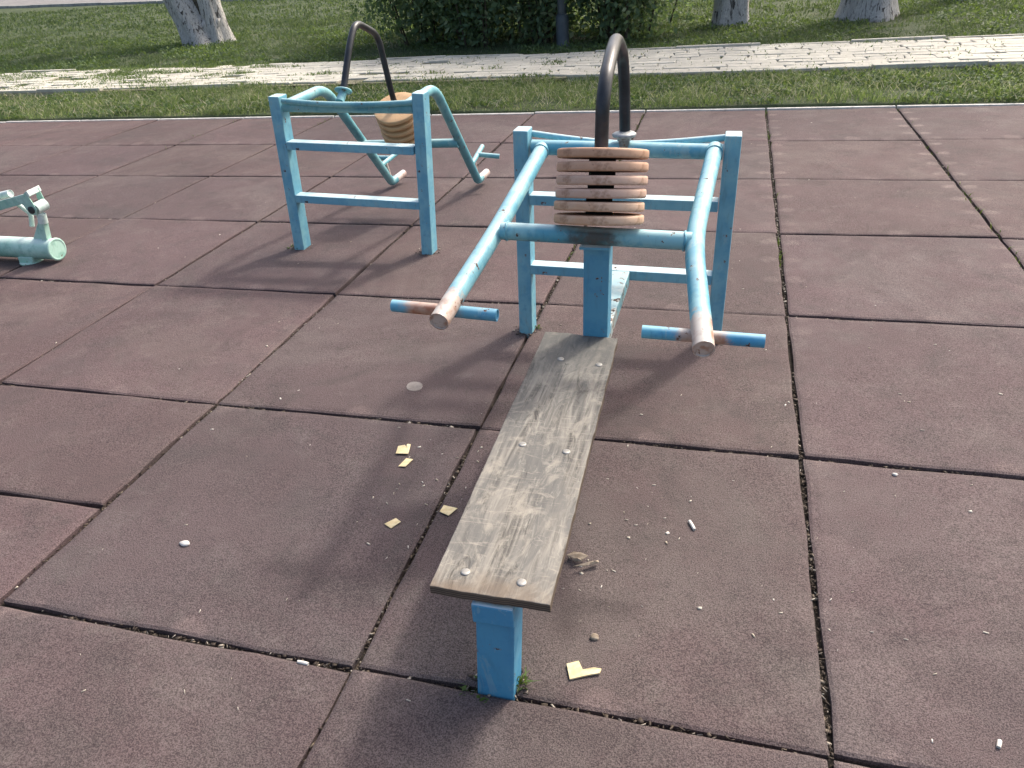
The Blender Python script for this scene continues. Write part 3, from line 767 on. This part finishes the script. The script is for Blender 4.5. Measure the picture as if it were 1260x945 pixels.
def shrub(base, rx, ry, h, n, label, seed):
    base = Vector(base); nr = np.random.default_rng(seed); rr = random.Random(seed)
    root = thing('shrub', base, label, 'shrub', 'dark shrubs behind the path')
    stems = []; cents = []
    for k in range(16):
        a = rr.uniform(0, 6.28); q = rr.uniform(.1, 1)
        p0 = base + Vector((math.cos(a) * rx * q * .5, math.sin(a) * ry * q * .5, -.03))
        p1 = p0 + Vector((math.cos(a) * rx * .3 * q, math.sin(a) * ry * .3 * q, h * .45))
        p2 = p1 + Vector((math.cos(a) * rx * .35, math.sin(a) * ry * .35, h * rr.uniform(.2, .5)))
        stems.append(tube([p0, p1, p2], [.016, .011, .004], 6, cap=False))
        for t in np.linspace(.12, 1, 7):
            cents.append(np.array((p0.lerp(p1, t * 2) if t < .5 else p1.lerp(p2, t * 2 - 1))))
    part('stem', merge(*stems), 'twig', root)
    for k in range(60):
        v = nr.normal(size=3); v /= np.linalg.norm(v); v[2] = abs(v[2]) if rr.random() < .75 else -abs(v[2]) * .5
        cents.append(np.array(base) + np.array([v[0] * rx, v[1] * ry, h * .42 + v[2] * h * .5]) * np.array([.92, .92, 1]))
    per = int(n * .55) // len(cents); C, T = [], []
    for c in cents:
        s = nr.uniform(.13, .28); C.append(c + nr.normal(size=(per, 3)) * s * np.array([1, 1, .8])); T.append(np.full(per, nr.uniform(.05, .75)))
    C = np.concatenate(C); T = np.clip(np.concatenate(T) + .35 * (nr.random(len(C)) - .5) + .4 * (nr.random(len(C)) < .12), 0, 1)
    k = C[:, 2] > .06
    V, Q, A = leaf_cloud(C[k] - np.array(base), np.full(k.sum(), .088), T[k], seed, 0.0)
    link('foliage', np_mesh('foliage', V, quads=Q, tint=A), 'leafB', root)
shrub((-4.95, 11.35, .04), 1.05, .85, 2.0, 15000, 'loose shrub whose pale leaf tips spill toward the leaning forked tree', 5)
shrub((-3.95, 10.95, .04), 1.0, .85, 2.2, 16000, 'dense dark shrub next to the loose one, before the slate post', 6)
shrub((-3.05, 10.85, .04), .8, .7, 2.3, 13000, 'dark shrub crowding the slate coloured post', 8)
shrub((-1.85, 10.85, .04), .8, .75, 2.1, 14000, 'dark shrub between the slate coloured post and the slender tree', 7)
shrub((-3.3, 12.3, .04), 1.4, 1.0, 2.8, 14000, 'tall dark shrub behind the others', 9)
shrub((-1.9, 12.2, .04), 1.2, .9, 2.6, 12000, 'tall shrub in the back row by the slender tree', 10)
shrub((-4.9, 12.9, .04), 1.4, 1.0, 2.8, 13000, 'tall back row shrub toward the leaning forked tree', 12)

pr = thing('lamp_post', (-2.62, 10.35, .02), 'dark slate metal post standing among the shrubs behind the path', 'post')
part('shaft', tube([(-2.62, 10.35, .26), (-2.62, 10.35, 4.6)], [.062, .045], 20), 'pole', pr)
part('base_sleeve', lathe([(.115, 0), (.115, .03), (.088, .05), (.088, .40), (.066, .44)], (-2.62, 10.35, 0.0), (0, 0, 1), 20), 'pole', pr)
part('lantern_head', lathe([(.045, 0), (.10, .06), (.19, .36), (.21, .38), (.05, .50), (.02, .56)], (-2.62, 10.35, 4.6), (0, 0, 1), 20), 'pole', pr)

# ------------------------------------------------------------------ near exercise bench with levers
FY = 1.70
b1 = thing('exercise_bench', (-.64, .55, 0), 'blue chest press bench with grey wooden board and stacked discs', 'exercise machine')
def pt(u, v, y): return at_y(u, v, y)
# uprights
pLb = Vector((-1.012, FY, -.03)); pLt = at_y(643, 158, FY); pRb = Vector((-.279, FY, -.03)); pRt = at_y(903, 164, FY)
for a, b in ((pLb, pLt), (pRb, pRt)):
    up = part('post', beam(a, b, .054, .076, up=(0, 1, 0), bev=.005), 'frame', b1, (a.x, a.y, 0))
def rail(u0, v0, u1, v1, y, w, h, parent, mat, xl, xr, name='rail'):
    a, b = at_y(u0, v0, y), at_y(u1, v1, y)
    d = (b - a) / (b.x - a.x)
    A = a + d * (xl - a.x); B = a + d * (xr - a.x)
    return part(name, beam(A, B, w, h, bev=.004), mat, parent, (A + B) / 2)
rail(660, 244, 888, 252, FY - .012, .056, .038, b1, 'frame', -.966, -.296)
rail(660, 329, 880, 342, FY - .012, .056, .038, b1, 'frame', -.978, -.300)
# pivot tube between the uprights and the sagging rod behind it
tL, tR = at_y(655, 181, FY - .01), at_y(893, 187, FY - .01)
part('pivot_tube', tube([Vector((-.952, FY - .01, tL.z)), Vector((-.292, FY - .01, tR.z))], .026, 22), 'lever', b1)
s0, s1, s2 = at_y(653, 164, FY + .035), at_y(772, 178, FY + .04), at_y(896, 169, FY + .035)
part('sagging_rod', tube([s0, s0.lerp(s1, .5) + Vector((0, 0, -.004)), s1, s1.lerp(s2, .5) + Vector((0, 0, -.003)), s2], .0115, 12, rad=.14), 'frame', b1)
# lever arms
KY = 1.05
aL = [at_y(667, 183, FY - .02), at_y(608, 289, KY), at_y(540, 396, .63)]
aR = [at_y(879, 189, FY - .02), at_y(853, 298, KY), at_y(866, 430, .63)]
for a in (aL, aR):
    a[0].z = (tL.z + tR.z) / 2 + (.004 if a is aL else -.003)
    arm = part('lever_arm', tube(a, .0262, 24, rad=.13), 'lever', b1)
    arm_dir = (a[2] - a[1]).normalized()
    part('weld_collar', tube([a[0] + Vector((0, .012, 0)), a[0] + Vector((0, -.028, -.003))], .029, 20), 'lever', arm)
# handles: short cross bars through the arm ends
for (u0, v0, u1, v1), a in (((483, 376, 612, 388), aL), ((790, 408, 941, 420), aR)):
    hy = .715
    p0, p1 = at_y(u0, v0, hy), at_y(u1, v1, hy)
    hd = part('handle', tube([p0, p1], .0165, 18), 'handle_rusty' if a is aL else 'handle', b1, p0.lerp(p1, .36 if a is aL else .5))
# cross bar carrying the discs
c0, c1 = at_y(617, 284, KY), at_y(851, 297, KY)
for q, sg in ((c0, 1), (c1, -1)): part('weld_bead', weld(q + (c1 - c0).normalized() * sg * .018, c1 - c0, .0258, 5 + sg, .0032), 'lever', b1)
part('cross_bar', tube([c0, c1], .0255, 22), 'crossbar', b1, (c0 + c1) / 2 + Vector((.005, 0, 0)))
# rest post with plate
qb = at_y(732, 411, 1.085)
part('rest_post', beam(Vector((-.630, 1.115, .29)), Vector((-.622, 1.115, .598)), .076, .070, up=(0, 1, 0), bev=.004), 'post', b1)
part('rest_plate', beam(Vector((-.622, 1.092, .598)), Vector((-.622, 1.092, .606)), .088, .098, up=(0, 1, 0), bev=.002), 'post', b1)
# spine beam from foot leg to lower rail, board on top
part('spine_beam', beam(Vector((-.646, -.015, .2550)), Vector((-.634, FY - .041, .2600)), .076, .05, bev=.004), 'spine', b1)
part('foot_leg', beam(Vector((-.668, .028, -.03)), Vector((-.648, .028, .231)), .080, .068, up=(0, 1, 0), bev=.004), 'leg', b1)
part('leg_head', beam(Vector((-.648, .020, .2295)), Vector((-.6475, .020, .2790)), .084, .078, up=(0, 1, 0), bev=.004), 'leg', b1)
ZB = .306
cor = [at_z(527, 721, ZB), at_z(677, 745, ZB), at_z(760, 416, ZB), at_z(671, 408, ZB)]
cor[0].x += .002
def ragged(a, b, n, amp, seed):
    rr = random.Random(seed); t = (b - a); s = Vector((-t.y, t.x, 0)).normalized(); out = []
    w = 0
    for k in range(n):
        w = w * .7 + rr.gauss(0, amp); out.append(a.lerp(b, k / n) + s * (w if k else 0))
    return out
outl = ragged(cor[0], cor[1], 26, .0006, 1) + ragged(cor[1], cor[2], 60, .0006, 2) + ragged(cor[2], cor[3], 26, .0016, 3) + ragged(cor[3], cor[0], 60, .0004, 4)
board = part('seat_board', prism([Vector((q.x, q.y, ZB - .0205)) for q in outl], (0, 0, 1), .0205, .0012), 'board', b1, ((cor[0].x + cor[2].x) / 2, 0, ZB))
for u, v in ((690, 442), (737, 449), (643, 547), (697, 556), (573, 704), (642, 717)):
    q = at_z(u, v, ZB)
    part('bolt_head', lathe([(.0085, -.002), (.0100, .0004), (.0096, .0016), (.0065, .0025), (.002, .0028)], q, (random.uniform(-.05, .05), random.uniform(-.05, .05), 1), 16), 'bolt', board, q)
# discs and guide pipe
AX = Vector((.0, math.sin(math.radians(16)), math.cos(math.radians(16))))
d0 = Vector((-.6115, 1.060, .6725))
DISC = [(.090, 0), (.121, .0003), (.1248, .0024), (.1258, .007), (.1258, .0185), (.1245, .0232), (.120, .0252), (.090, .0255)]
pitch = .0347
for k in range(6):
    ax = (AX + Vector((random.uniform(-.012, .012), random.uniform(-.008, .008), 0))).normalized()
    c = d0 + AX * pitch * k + Vector((.0008 * k + random.uniform(-.003, .003), 0, 0))
    wd = part('weight_disc', lathe(DISC, c, ax, 56, .008), 'weight', b1, c)
    wd.color = [(1.06, 1.22, 1.45, 1), (1.08, 1.24, 1.46, 1), (1.05, 1.15, 1.34, 1), (1.07, 1.18, 1.36, 1), (1.03, 1.03, 1.06, 1), (1.0, .99, 1.0, 1)][k]
    if k < 5: part('rubber_spacer', lathe([(.037, 0), (.037, .0094)], c + AX * .0254, AX, 24), 'rubber', b1, c)
pp = [d0 + AX * -.006, d0 + AX * .22]
px = lambda u, v, y: at_y(u, v, y)
pp += [px(741.5, 128, 1.125), px(745.5, 96, 1.17), px(752, 67, 1.28), px(758.5, 45.5, 1.48), px(766.5, 66, 1.645), px(768.5, 110, 1.690), px(769, 160, 1.697)]
part('guide_pipe', tube(pp, .0192, 20, rad=[.06, .06, .07, .075, .075, .06, .05]), 'pipe', b1)
fz = Vector((pp[-1].x, FY - .022, 0))
part('flange', lathe([(.020, .052), (.038, .053), (.041, .057), (.041, .062), (.034, .066), (.021, .068)], Vector((fz.x, fz.y, .716)), (0, 0, 1), 28), 'flange', b1)
part('pivot_stub', lathe([(.019, .018), (.019, .038), (.024, .039), (.024, .052)], Vector((fz.x, fz.y, .716)), (0, 0, 1), 8), 'flange', b1)

# ------------------------------------------------------------------ second machine, turned away, no bench
GY = 2.52
b2 = thing('press_machine', (-2.11, 3.0, 0), 'blue squat press machine without a seat, levers lowered and discs tilted', 'exercise machine')
qLb, qRb = Vector((-2.478, GY, -.03)), Vector((-1.742, GY, -.03)); qLt, qRt = at_y(341, 117, GY), at_y(517, 113, GY)
for a, b in ((qLb, qLt), (qRb, qRt)):
    part('post', beam(a, b, .058, .082, up=(0, 1, 0), bev=.005), 'frame', b2, (a.x, a.y, 0))
rail(360, 178, 508, 184, GY - .015, .062, .040, b2, 'frame', -2.418, -1.740)
rail(372, 243, 512, 251, GY - .015, .062, .040, b2, 'frame', -2.432, -1.748)
u0, u1 = at_y(348, 131, GY), at_y(508, 133, GY)
part('pivot_tube', tube([u0, Vector((-1.728, GY, u1.z))], .026, 22), 'lever_far', b2)
s0, s1, s2 = at_y(347, 124, GY - .03), at_y(428, 129, GY - .035), at_y(508, 126, GY - .03)
part('sagging_rod', tube([s0, s0.lerp(s1, .5) + Vector((0, 0, -.004)), s1, s1.lerp(s2, .5) + Vector((0, 0, -.003)), s2], .013, 12, rad=.14), 'lever_far', b2)
HY, EY = 2.95, 3.64
arms2 = [[at_y(362, 124, GY + .02), at_y(399, 108, HY), at_y(482, 224, EY)], [at_y(519, 126, GY + .02), at_y(534, 107, HY), at_y(588, 222, EY)]]
for k, a in enumerate(arms2):
    a[0].z = u0.z if k == 0 else u1.z; a[0].x = a[1].x - .005
    tip = at_y(*((497, 213) if k == 0 else (599, 212)), EY + .14)
    arm = part('lever_arm', tube(a + [a[2] + (tip - a[2]) * .34], .026, 20, rad=[.11, .04]), 'lever_far', b2)
    part('arm_tip', tube([a[2].lerp(tip, .30), a[2].lerp(tip, .6), tip], .0245, 18), 'tip_far', arm)
    f0 = at_y(*((470, 203) if k == 0 else (580, 203)), 3.51); f1 = at_y(*((489, 188) if k == 0 else (593.5, 180)), 3.76)
    part('fork_rod', tube([f0, f1], .015, 14), 'lever_far', arm)
    g0 = f0.lerp(f1, .55); g1 = at_y(*((464, 194) if k == 0 else (614.5, 192.5)), 3.68)
    part('handle', tube([g0, g1], .0155, 14), 'lever_far', arm)
    part('rod_foot', tube([f0 + Vector((.004, .05, .0)), f0 + Vector((.006, .075, -.085))], .012, 12), 'tip_far', arm)
x0, x1 = at_y(445, 178, 3.29), at_y(564, 176, 3.29)
part('cross_bar', tube([x0, x1], .0255, 20), 'lever_far', b2)
c2 = (x0 + x1) / 2; top2 = at_y(483, 119, 3.13)
AX2 = Vector((0, top2.y - c2.y, top2.z - c2.z)).normalized()
e0 = Vector((top2.x - .004, c2.y, c2.z)) + AX2 * .035
for k in range(6):
    c = e0 + AX2 * (.0415 * k) + Vector((random.uniform(-.003, .003), 0, 0))
    part('weight_disc', lathe([(r * 1.03, h * .92) for r, h in DISC], c, AX2, 48, .008), 'weight_far', b2, c)
    if k < 5: part('rubber_spacer', lathe([(.037, 0), (.037, .0183)], c + AX2 * .0234, AX2, 20), 'rubber', b2, c)
pp2 = [e0 - AX2 * .02, top2, at_y(464.5, 42, 3.02), at_y(437, 27, 2.80), at_y(430, 55, 2.70), at_y(422.5, 112, 2.575)]
part('guide_pipe', tube(pp2, .0165, 16, rad=[.05, .07, .06, .05]), 'pipe', b2)
fl = pp2[-1]
part('flange', lathe([(.020, -.004), (.041, -.003), (.043, .002), (.040, .007), (.021, .010)], fl, (0, .5, .86), 24), 'lever_far', b2)
part('pivot_stub', tube([fl, Vector((fl.x, GY, u0.z + .015))], .02, 12), 'lever_far', b2)

# ------------------------------------------------------------------ mint green machine at the side
TY = 2.19
cx3 = at_y(70, 307, TY)
b3 = thing('leg_trainer', (-4.3, TY, 0), 'mint green exercise machine lying low with a thick tube and hinged lever', 'exercise machine')
part('base_tube', tube([Vector((-5.55, TY + .03, cx3.z + .012)), Vector((cx3.x - .006, TY, cx3.z + .002))], .0575, 36, recess=-.001), 'mint', b3)
part('end_cap', lathe([(.0585, 0), (.0615, .003), (.0615, .010), (.057, .0135), (.050, .0140), (.049, .0125)], Vector((cx3.x - .007, TY, cx3.z + .002)), (1, -.02, 0), 36), 'mint', b3)
for fx in (-3.98, -5.4):
    part('foot', merge(beam((fx, TY - .015, -.02), (fx, TY - .015, .04), .10, .07, up=(0, 1, 0), bev=.006), lathe([(.060, 0), (.060, .008)], (fx, TY - .015, .0), (0, 0, 1), 20)), 'mint', b3)
def m3(u, v, dy=0.0): return at_y(u, v, TY + dy)
part('strut', beam(m3(59, 300), m3(52.5, 272), .034, .036, up=(0, 1, 0), bev=.004), 'mint', b3)
part('gusset', prism([m3(40, 297, -.004), m3(56, 299, -.004), m3(50, 270, -.004), m3(47, 272, -.004)], (0, 1, 0), .010, .001), 'mint', b3)
part('bushing', tube([m3(53.5, 274), m3(50.5, 263)], .024, 20), 'mint_worn', b3)
part('hinge_barrel', tube([m3(43.0, 257.5, -.032), m3(55.5, 251, .034)], .030, 22), 'mint_worn', b3)
lv = part('lever', beam(m3(-40, 264, -.036), m3(32, 244, -.036), .012, .046, bev=.003), 'mint', b3)
part('bracket_plate', prism([m3(23.5, 246, -.043), m3(30.5, 236.5, -.043), m3(35, 243, -.043), m3(45, 258, -.043), m3(44.4, 265, -.043), m3(37, 264, -.043)], (0, 1, 0), .007, .001), 'mint', lv)
part('bracket_plate', prism([m3(43, 231, .040), m3(46.5, 231, .040), m3(59.5, 256, .040), m3(55, 258, .040), m3(45, 243, .040)], (0, 1, 0), .006, .001), 'mint', lv)
part('bracket_top', prism([m3(30.5, 236.5, -.043), m3(32.5, 235, -.043), m3(36.5, 241.5, -.043), m3(34.5, 243, -.043)], Vector(m3(43.5, 230, .042)) - Vector(m3(31, 236, -.043)), .105, .001), 'mint_worn', lv)
part('pivot_bolt', lathe([(.020, 0), (.020, .006), (.012, .010)], m3(39, 258.5, -.043), (0, -1, 0), 16), 'bore', lv)
part('grip', tube([m3(-42, 251, .05), m3(13, 238, .05)], .020, 18), 'mint_worn', lv)
part('stop_peg', tube([m3(20, 250, .03), m3(38, 263, .06), m3(39.5, 278, .06)], .0125, 14, rad=.02), 'mint_worn', lv)
part('far_strut', beam((-5.2, TY + .02, .10), (-5.15, TY + .01, .52), .04, .04, up=(0, 1, 0), bev=.004), 'mint', b3)
part('far_seat', prism([(-5.42, TY - .17, .52), (-4.98, TY - .17, .52), (-4.94, TY + .18, .52), (-5.42, TY + .18, .52)], (0, 0, 1), .035, .008), 'board', b3)

# ------------------------------------------------------------------ litter lying on the tiles
bpy.context.view_layer.update()
DG = bpy.context.evaluated_depsgraph_get()
def floor_z(x, y):
    hit, loc, *_ = SC.ray_cast(DG, Vector((x, y, .05)), Vector((0, 0, -1)))
    return loc.z if hit and loc.z > -.012 else 0.0
def flat_scrap(name, px_pts, mat, label, cat, th=.002, lift=.0048, curl=.004, group=None):
    P = [at_z(u, v, .002) for u, v in px_pts]
    P = [Vector((q.x, q.y, max(floor_z(q.x, q.y), floor_z(P[0].x, P[0].y) - .002) + .0008)) for q in P]
    c = sum(P, Vector()) / len(P)
    P = [q + Vector((0, 0, curl * random.random())) for q in P]
    return tag(single(name, prism(P, (0, 0, 1), th, .0004), mat, (c.x, c.y, 0)), label, cat, group)
flat_scrap('veneer_scrap', [(487, 559), (490, 549), (498.5, 548.5), (500, 551), (501, 547.5), (505.5, 547.5), (502.5, 559.5)], 'veneer', 'pale yellow veneer scrap with a notched edge, left of the bench board', 'scrap')
flat_scrap('veneer_scrap', [(490, 574), (500, 564), (508.5, 566), (499, 575)], 'veneer', 'small lozenge shaped yellow veneer scrap beside the notched one', 'scrap')
flat_scrap('veneer_scrap', [(473, 645), (487, 637.5), (493.5, 643), (481, 650)], 'veneer', 'greenish yellow veneer scrap lying farthest from the bench board', 'scrap')
flat_scrap('veneer_scrap', [(541, 630), (546, 621), (563, 626), (552, 635)], 'veneer', 'square yellow veneer scrap at a tile joint next to the bench board', 'scrap')
flat_scrap('veneer_scrap', [(697, 817), (712, 813.5), (717, 824), (731, 822), (740, 823), (738, 829), (724, 831), (701, 836)], 'veneer', 'L shaped yellow veneer scrap on the tile near the bench foot leg', 'scrap', .004, .006, .006)
def stick(name, a, b, r, mat, label, cat, group=None):
    p, q = at_z(*a, .002), at_z(*b, .002)
    for k in (p, q): k.z = floor_z(k.x, k.y) + r * .9
    m = (p + q) / 2
    return tag(single(name, tube([p, m + Vector((0, 0, r * .2)), q], [r, r * 1.08, r * .95], 10), mat, (m.x, m.y, 0)), label, cat, group)
stick('cigarette_butt', (366, 812.5), (379, 815.5), .0038, 'paperwhite', 'white cigarette butt resting at the edge of a wide tile joint', 'cigarette butt')
stick('wood_chip', (848.5, 640.5), (854.5, 651), .0042, 'paperwhite', 'small white chip lying alone on the tile right of the board', 'chip')
stick('cigarette_butt', (1230, 912), (1228.5, 920), .004, 'paperwhite', 'short white cigarette butt on the tile right of the long joint', 'cigarette butt')
def pebble(px, r, mat, label, cat, flat=.55, seed=0, group=None, name='pebble'):
    c = at_z(*px, .002); c.z = floor_z(c.x, c.y) - .0005; rr = random.Random(seed); bm = bmesh.new(); bmesh.ops.create_icosphere(bm, subdivisions=2, radius=r)
    for v in bm.verts:
        k = 1 + .22 * math.sin(v.co.x / r * 2.3 + seed) + .15 * math.sin(v.co.y / r * 3.7 + seed * 2)
        v.co = Vector((v.co.x * k * 1.35, v.co.y * k * .85, v.co.z * flat * k + r * flat * .8)) + c
    V, Fc, S = bm_out(bm)
    return tag(single(name, (V, Fc, [True] * len(Fc)), mat, (c.x, c.y, 0)), label, cat, group)
pebble((226.5, 668), .0125, 'pale_tone', 'white chalkstone alone in the middle of a tile', 'stone', .4, 1)
pebble((732, 783), .009, 'deadleaf', 'brown grey lump of bark near the L shaped scrap', 'bark', .5, 2, name='bark_lump')
pebble((1102, 584), .006, 'pale_tone', 'tiny pale pebble beside a joint on the open tiles', 'stone', .7, 3)
gum = [at_z(510 + 9.5 * math.cos(a) * (1 + .10 * math.cos(2 * a + 1)), 475 + 6.5 * math.sin(a) * (1 + .12 * math.cos(2 * a)), .002) for a in np.linspace(0, 2 * math.pi, 15)[:-1]]
gum = [Vector((q.x, q.y, floor_z(q.x, q.y) + .0002)) for q in gum]
tag(single('gum_spot', prism(gum, (0, 0, 1), .0012, .0004), 'gum', (gum[0].x, gum[0].y, 0)), 'flattened pale gum spot on the tile below the left handle', 'gum')
# a crumpled dry leaf and its stalks beside the board
lf = []
for pl in ([(697, 683), (706, 678.5), (716, 680), (724, 684), (717, 688), (707, 687)], [(704, 688), (712, 686), (717, 690), (709, 691)], [(705, 696.5), (722, 693.5), (735, 689.5), (737, 691), (723, 695.5)], [(726, 693), (736, 689), (737, 692), (729, 694.5)]):
    P = [at_z(u, v, .006 + .010 * random.random()) for u, v in pl]
    c = sum(P, Vector()) / len(P) + Vector((0, 0, .006)); n0 = len(P)
    lf.append(([c + Vector((0, 0, -.0015))] + [q - Vector((0, 0, .0015)) for q in P] + [c] + P,
               [(0, 1 + (k + 1) % n0, 1 + k) for k in range(n0)] + [(n0 + 1, n0 + 2 + k, n0 + 2 + (k + 1) % n0) for k in range(n0)] + [(1 + k, 1 + (k + 1) % n0, n0 + 2 + (k + 1) % n0, n0 + 2 + k) for k in range(n0)], [False] * (3 * n0)))
q = at_z(714, 686)
tag(single('dead_leaf', merge(*lf), 'deadleaf', (q.x, q.y, 0)), 'crumpled dry leaf and stalks lying right of the bench board', 'leaf')
# crumbs, slivers and dust flecks that nobody would count
def flecks(px_list, size, elong, seed):
    r = np.random.default_rng(seed); V, Q, A = [], [], []
    for (x, y, z) in px_list:
        L = size * (.4 + 1.0 * r.random()); w = L / (1 + elong * r.random()); a = r.random() * 6.28
        ux, uy = math.cos(a), math.sin(a); th = L * .10 + .0006
        b = len(V); t = r.random()
        for zz in (0, th):
            for sx, sy in ((-1, -.6), (.8, -1), (1, .7), (-.7, 1)):
                V.append((x + (ux * sx * L - uy * sy * w) / 2, y + (uy * sx * L + ux * sy * w) / 2, z + zz + .001 * r.random())); A.append(t)
        Q += [(b + 4, b + 5, b + 6, b + 7)] + [(b + k, b + (k + 1) % 4, b + 4 + (k + 1) % 4, b + 4 + k) for k in range(4)]
    return np.array(V), np.array(Q), np.array(A)
pts = []
for u, v, s, n in ((500, 600, 60, 26), (720, 700, 40, 22), (790, 640, 40, 14), (640, 470, 200, 26), (300, 700, 220, 30), (1050, 700, 160, 36), (900, 480, 200, 30), (600, 560, 60, 12), (160, 240, 200, 25), (1100, 260, 160, 25)):
    for _ in range(n):
        q = at_z(random.gauss(u, s), random.gauss(v, s * .7), .004)
        if q.y < KERB_Y - .1 and q.y > -1 and abs(q.x) < 9: pts.append((q.x, q.y, floor_z(q.x, q.y) + .0003))
V, Q, A = flecks(pts, .0088, 8, 5)
tag(link('crumbs', np_mesh('crumbs', V, quads=Q, tint=A), 'crumb'), 'pale crumbs and slivers scattered over the rubber tiles', 'crumbs', kind='stuff')
pts = []
for j in range(-4, 6):                                      # debris lying in the joints
    yj = j * SY
    for _ in range(1500 if -1 <= j <= 2 else 500):
        x = random.uniform(-4.5, 2.2)
        if (vnoise(x, yj, 3.1, 40 + j) + .3 * random.random()) < .52: continue
        pts.append((x, yj + random.gauss(0, .0035), random.uniform(-.021, -.008)))
for i in range(-6, 3):
    for _ in range(2000 if i in (-2, -1, 0) else 700):
        y = random.uniform(-1, 5.8)
        if (vnoise(i, y, 3.1, 60 + i) + .3 * random.random()) < .42: continue
        pts.append((i + random.gauss(0, .0035), y, random.uniform(-.021, -.007)))
for (px_, py_, w_) in ((-1.012, FY, .05), (-.279, FY, .05), (-.668, .028, .055), (-2.478, GY, .055), (-1.742, GY, .055)):
    for _ in range(70):
        a_ = random.uniform(0, 6.28); r_ = w_ * random.uniform(.7, 1.3)
        pts.append((px_ + math.cos(a_) * r_, py_ + math.sin(a_) * r_, random.uniform(-.004, .003)))
V, Q, A = flecks(pts, .0105, 9, 6)
tag(link('joint_debris', np_mesh('joint_debris', V, quads=Q, tint=A ** 2.6), 'straw'), 'dry leaf bits and straw caught in the tile joints', 'debris', kind='stuff')

# ------------------------------------------------------------------ weeds at the posts and in the joints
def weed(c, n, r, h, label, seed, low=-.02):
    nr = np.random.default_rng(seed); c = Vector(c)
    root = thing('weed', (c.x, c.y, 0), label, 'weed')
    a = nr.random(n) * 6.28; d = r * np.sqrt(nr.random(n))
    V, T, Q, A = blades(np.cos(a) * d, np.sin(a) * d * .5, np.full(n, low), h * (.4 + .8 * nr.random(n)), .005 * (.6 + nr.random(n)), .4 + .8 * nr.random(n), nr.random(n) * .8, seed)
    tag(link('blade', np_mesh('blade', V, T, Q, A), 'weed', root), kind='stuff')
    m = max(12, n // 2); C = np.stack([nr.normal(size=m) * r * .6, nr.normal(size=m) * r * .35, low + .012 + nr.random(m) * h * .7], 1)
    V, Q, A = leaf_cloud(C, np.full(m, .016), nr.random(m) * .8, seed + 1)
    tag(link('leaf', np_mesh('leaf', V, quads=Q, tint=A), 'weed', root), kind='stuff')
weed(at_z(641, 842), 26, .020, .055, 'small green weed at the right of the bench foot leg', 1)
weed(at_z(592, 850), 40, .045, .032, 'low green weeds along the joint under the bench foot leg', 2)
weed(at_z(661, 404), 14, .018, .035, 'yellowish weed in the joint beside the bench frame post', 3)
weed(at_z(362, 306), 40, .035, .050, 'green weed tuft at the foot of the seatless machine post', 4)
r = np.random.default_rng(77); n = 420
yy = 2.2 + 3.7 * r.random(n); xx = r.choice([0.0, 0.0, 1.0, -1.0, -4.0, -5.0], n); k = vnoise(xx * 3, yy, 2.2, 8) + .25 * r.random(n) > .62
xx, yy = xx[k], yy[k]; n = len(xx)
V, T, Q, A = blades(xx + r.normal(size=n) * .008, yy, np.full(n, -.02), .03 + .025 * r.random(n), np.full(n, .006), .3 + .7 * r.random(n), .9 * r.random(n), 5)
tag(link('joint_moss', np_mesh('joint_moss', V, T, Q, A), 'weed'), 'little green tufts growing in the far tile joints', 'moss', kind='stuff')
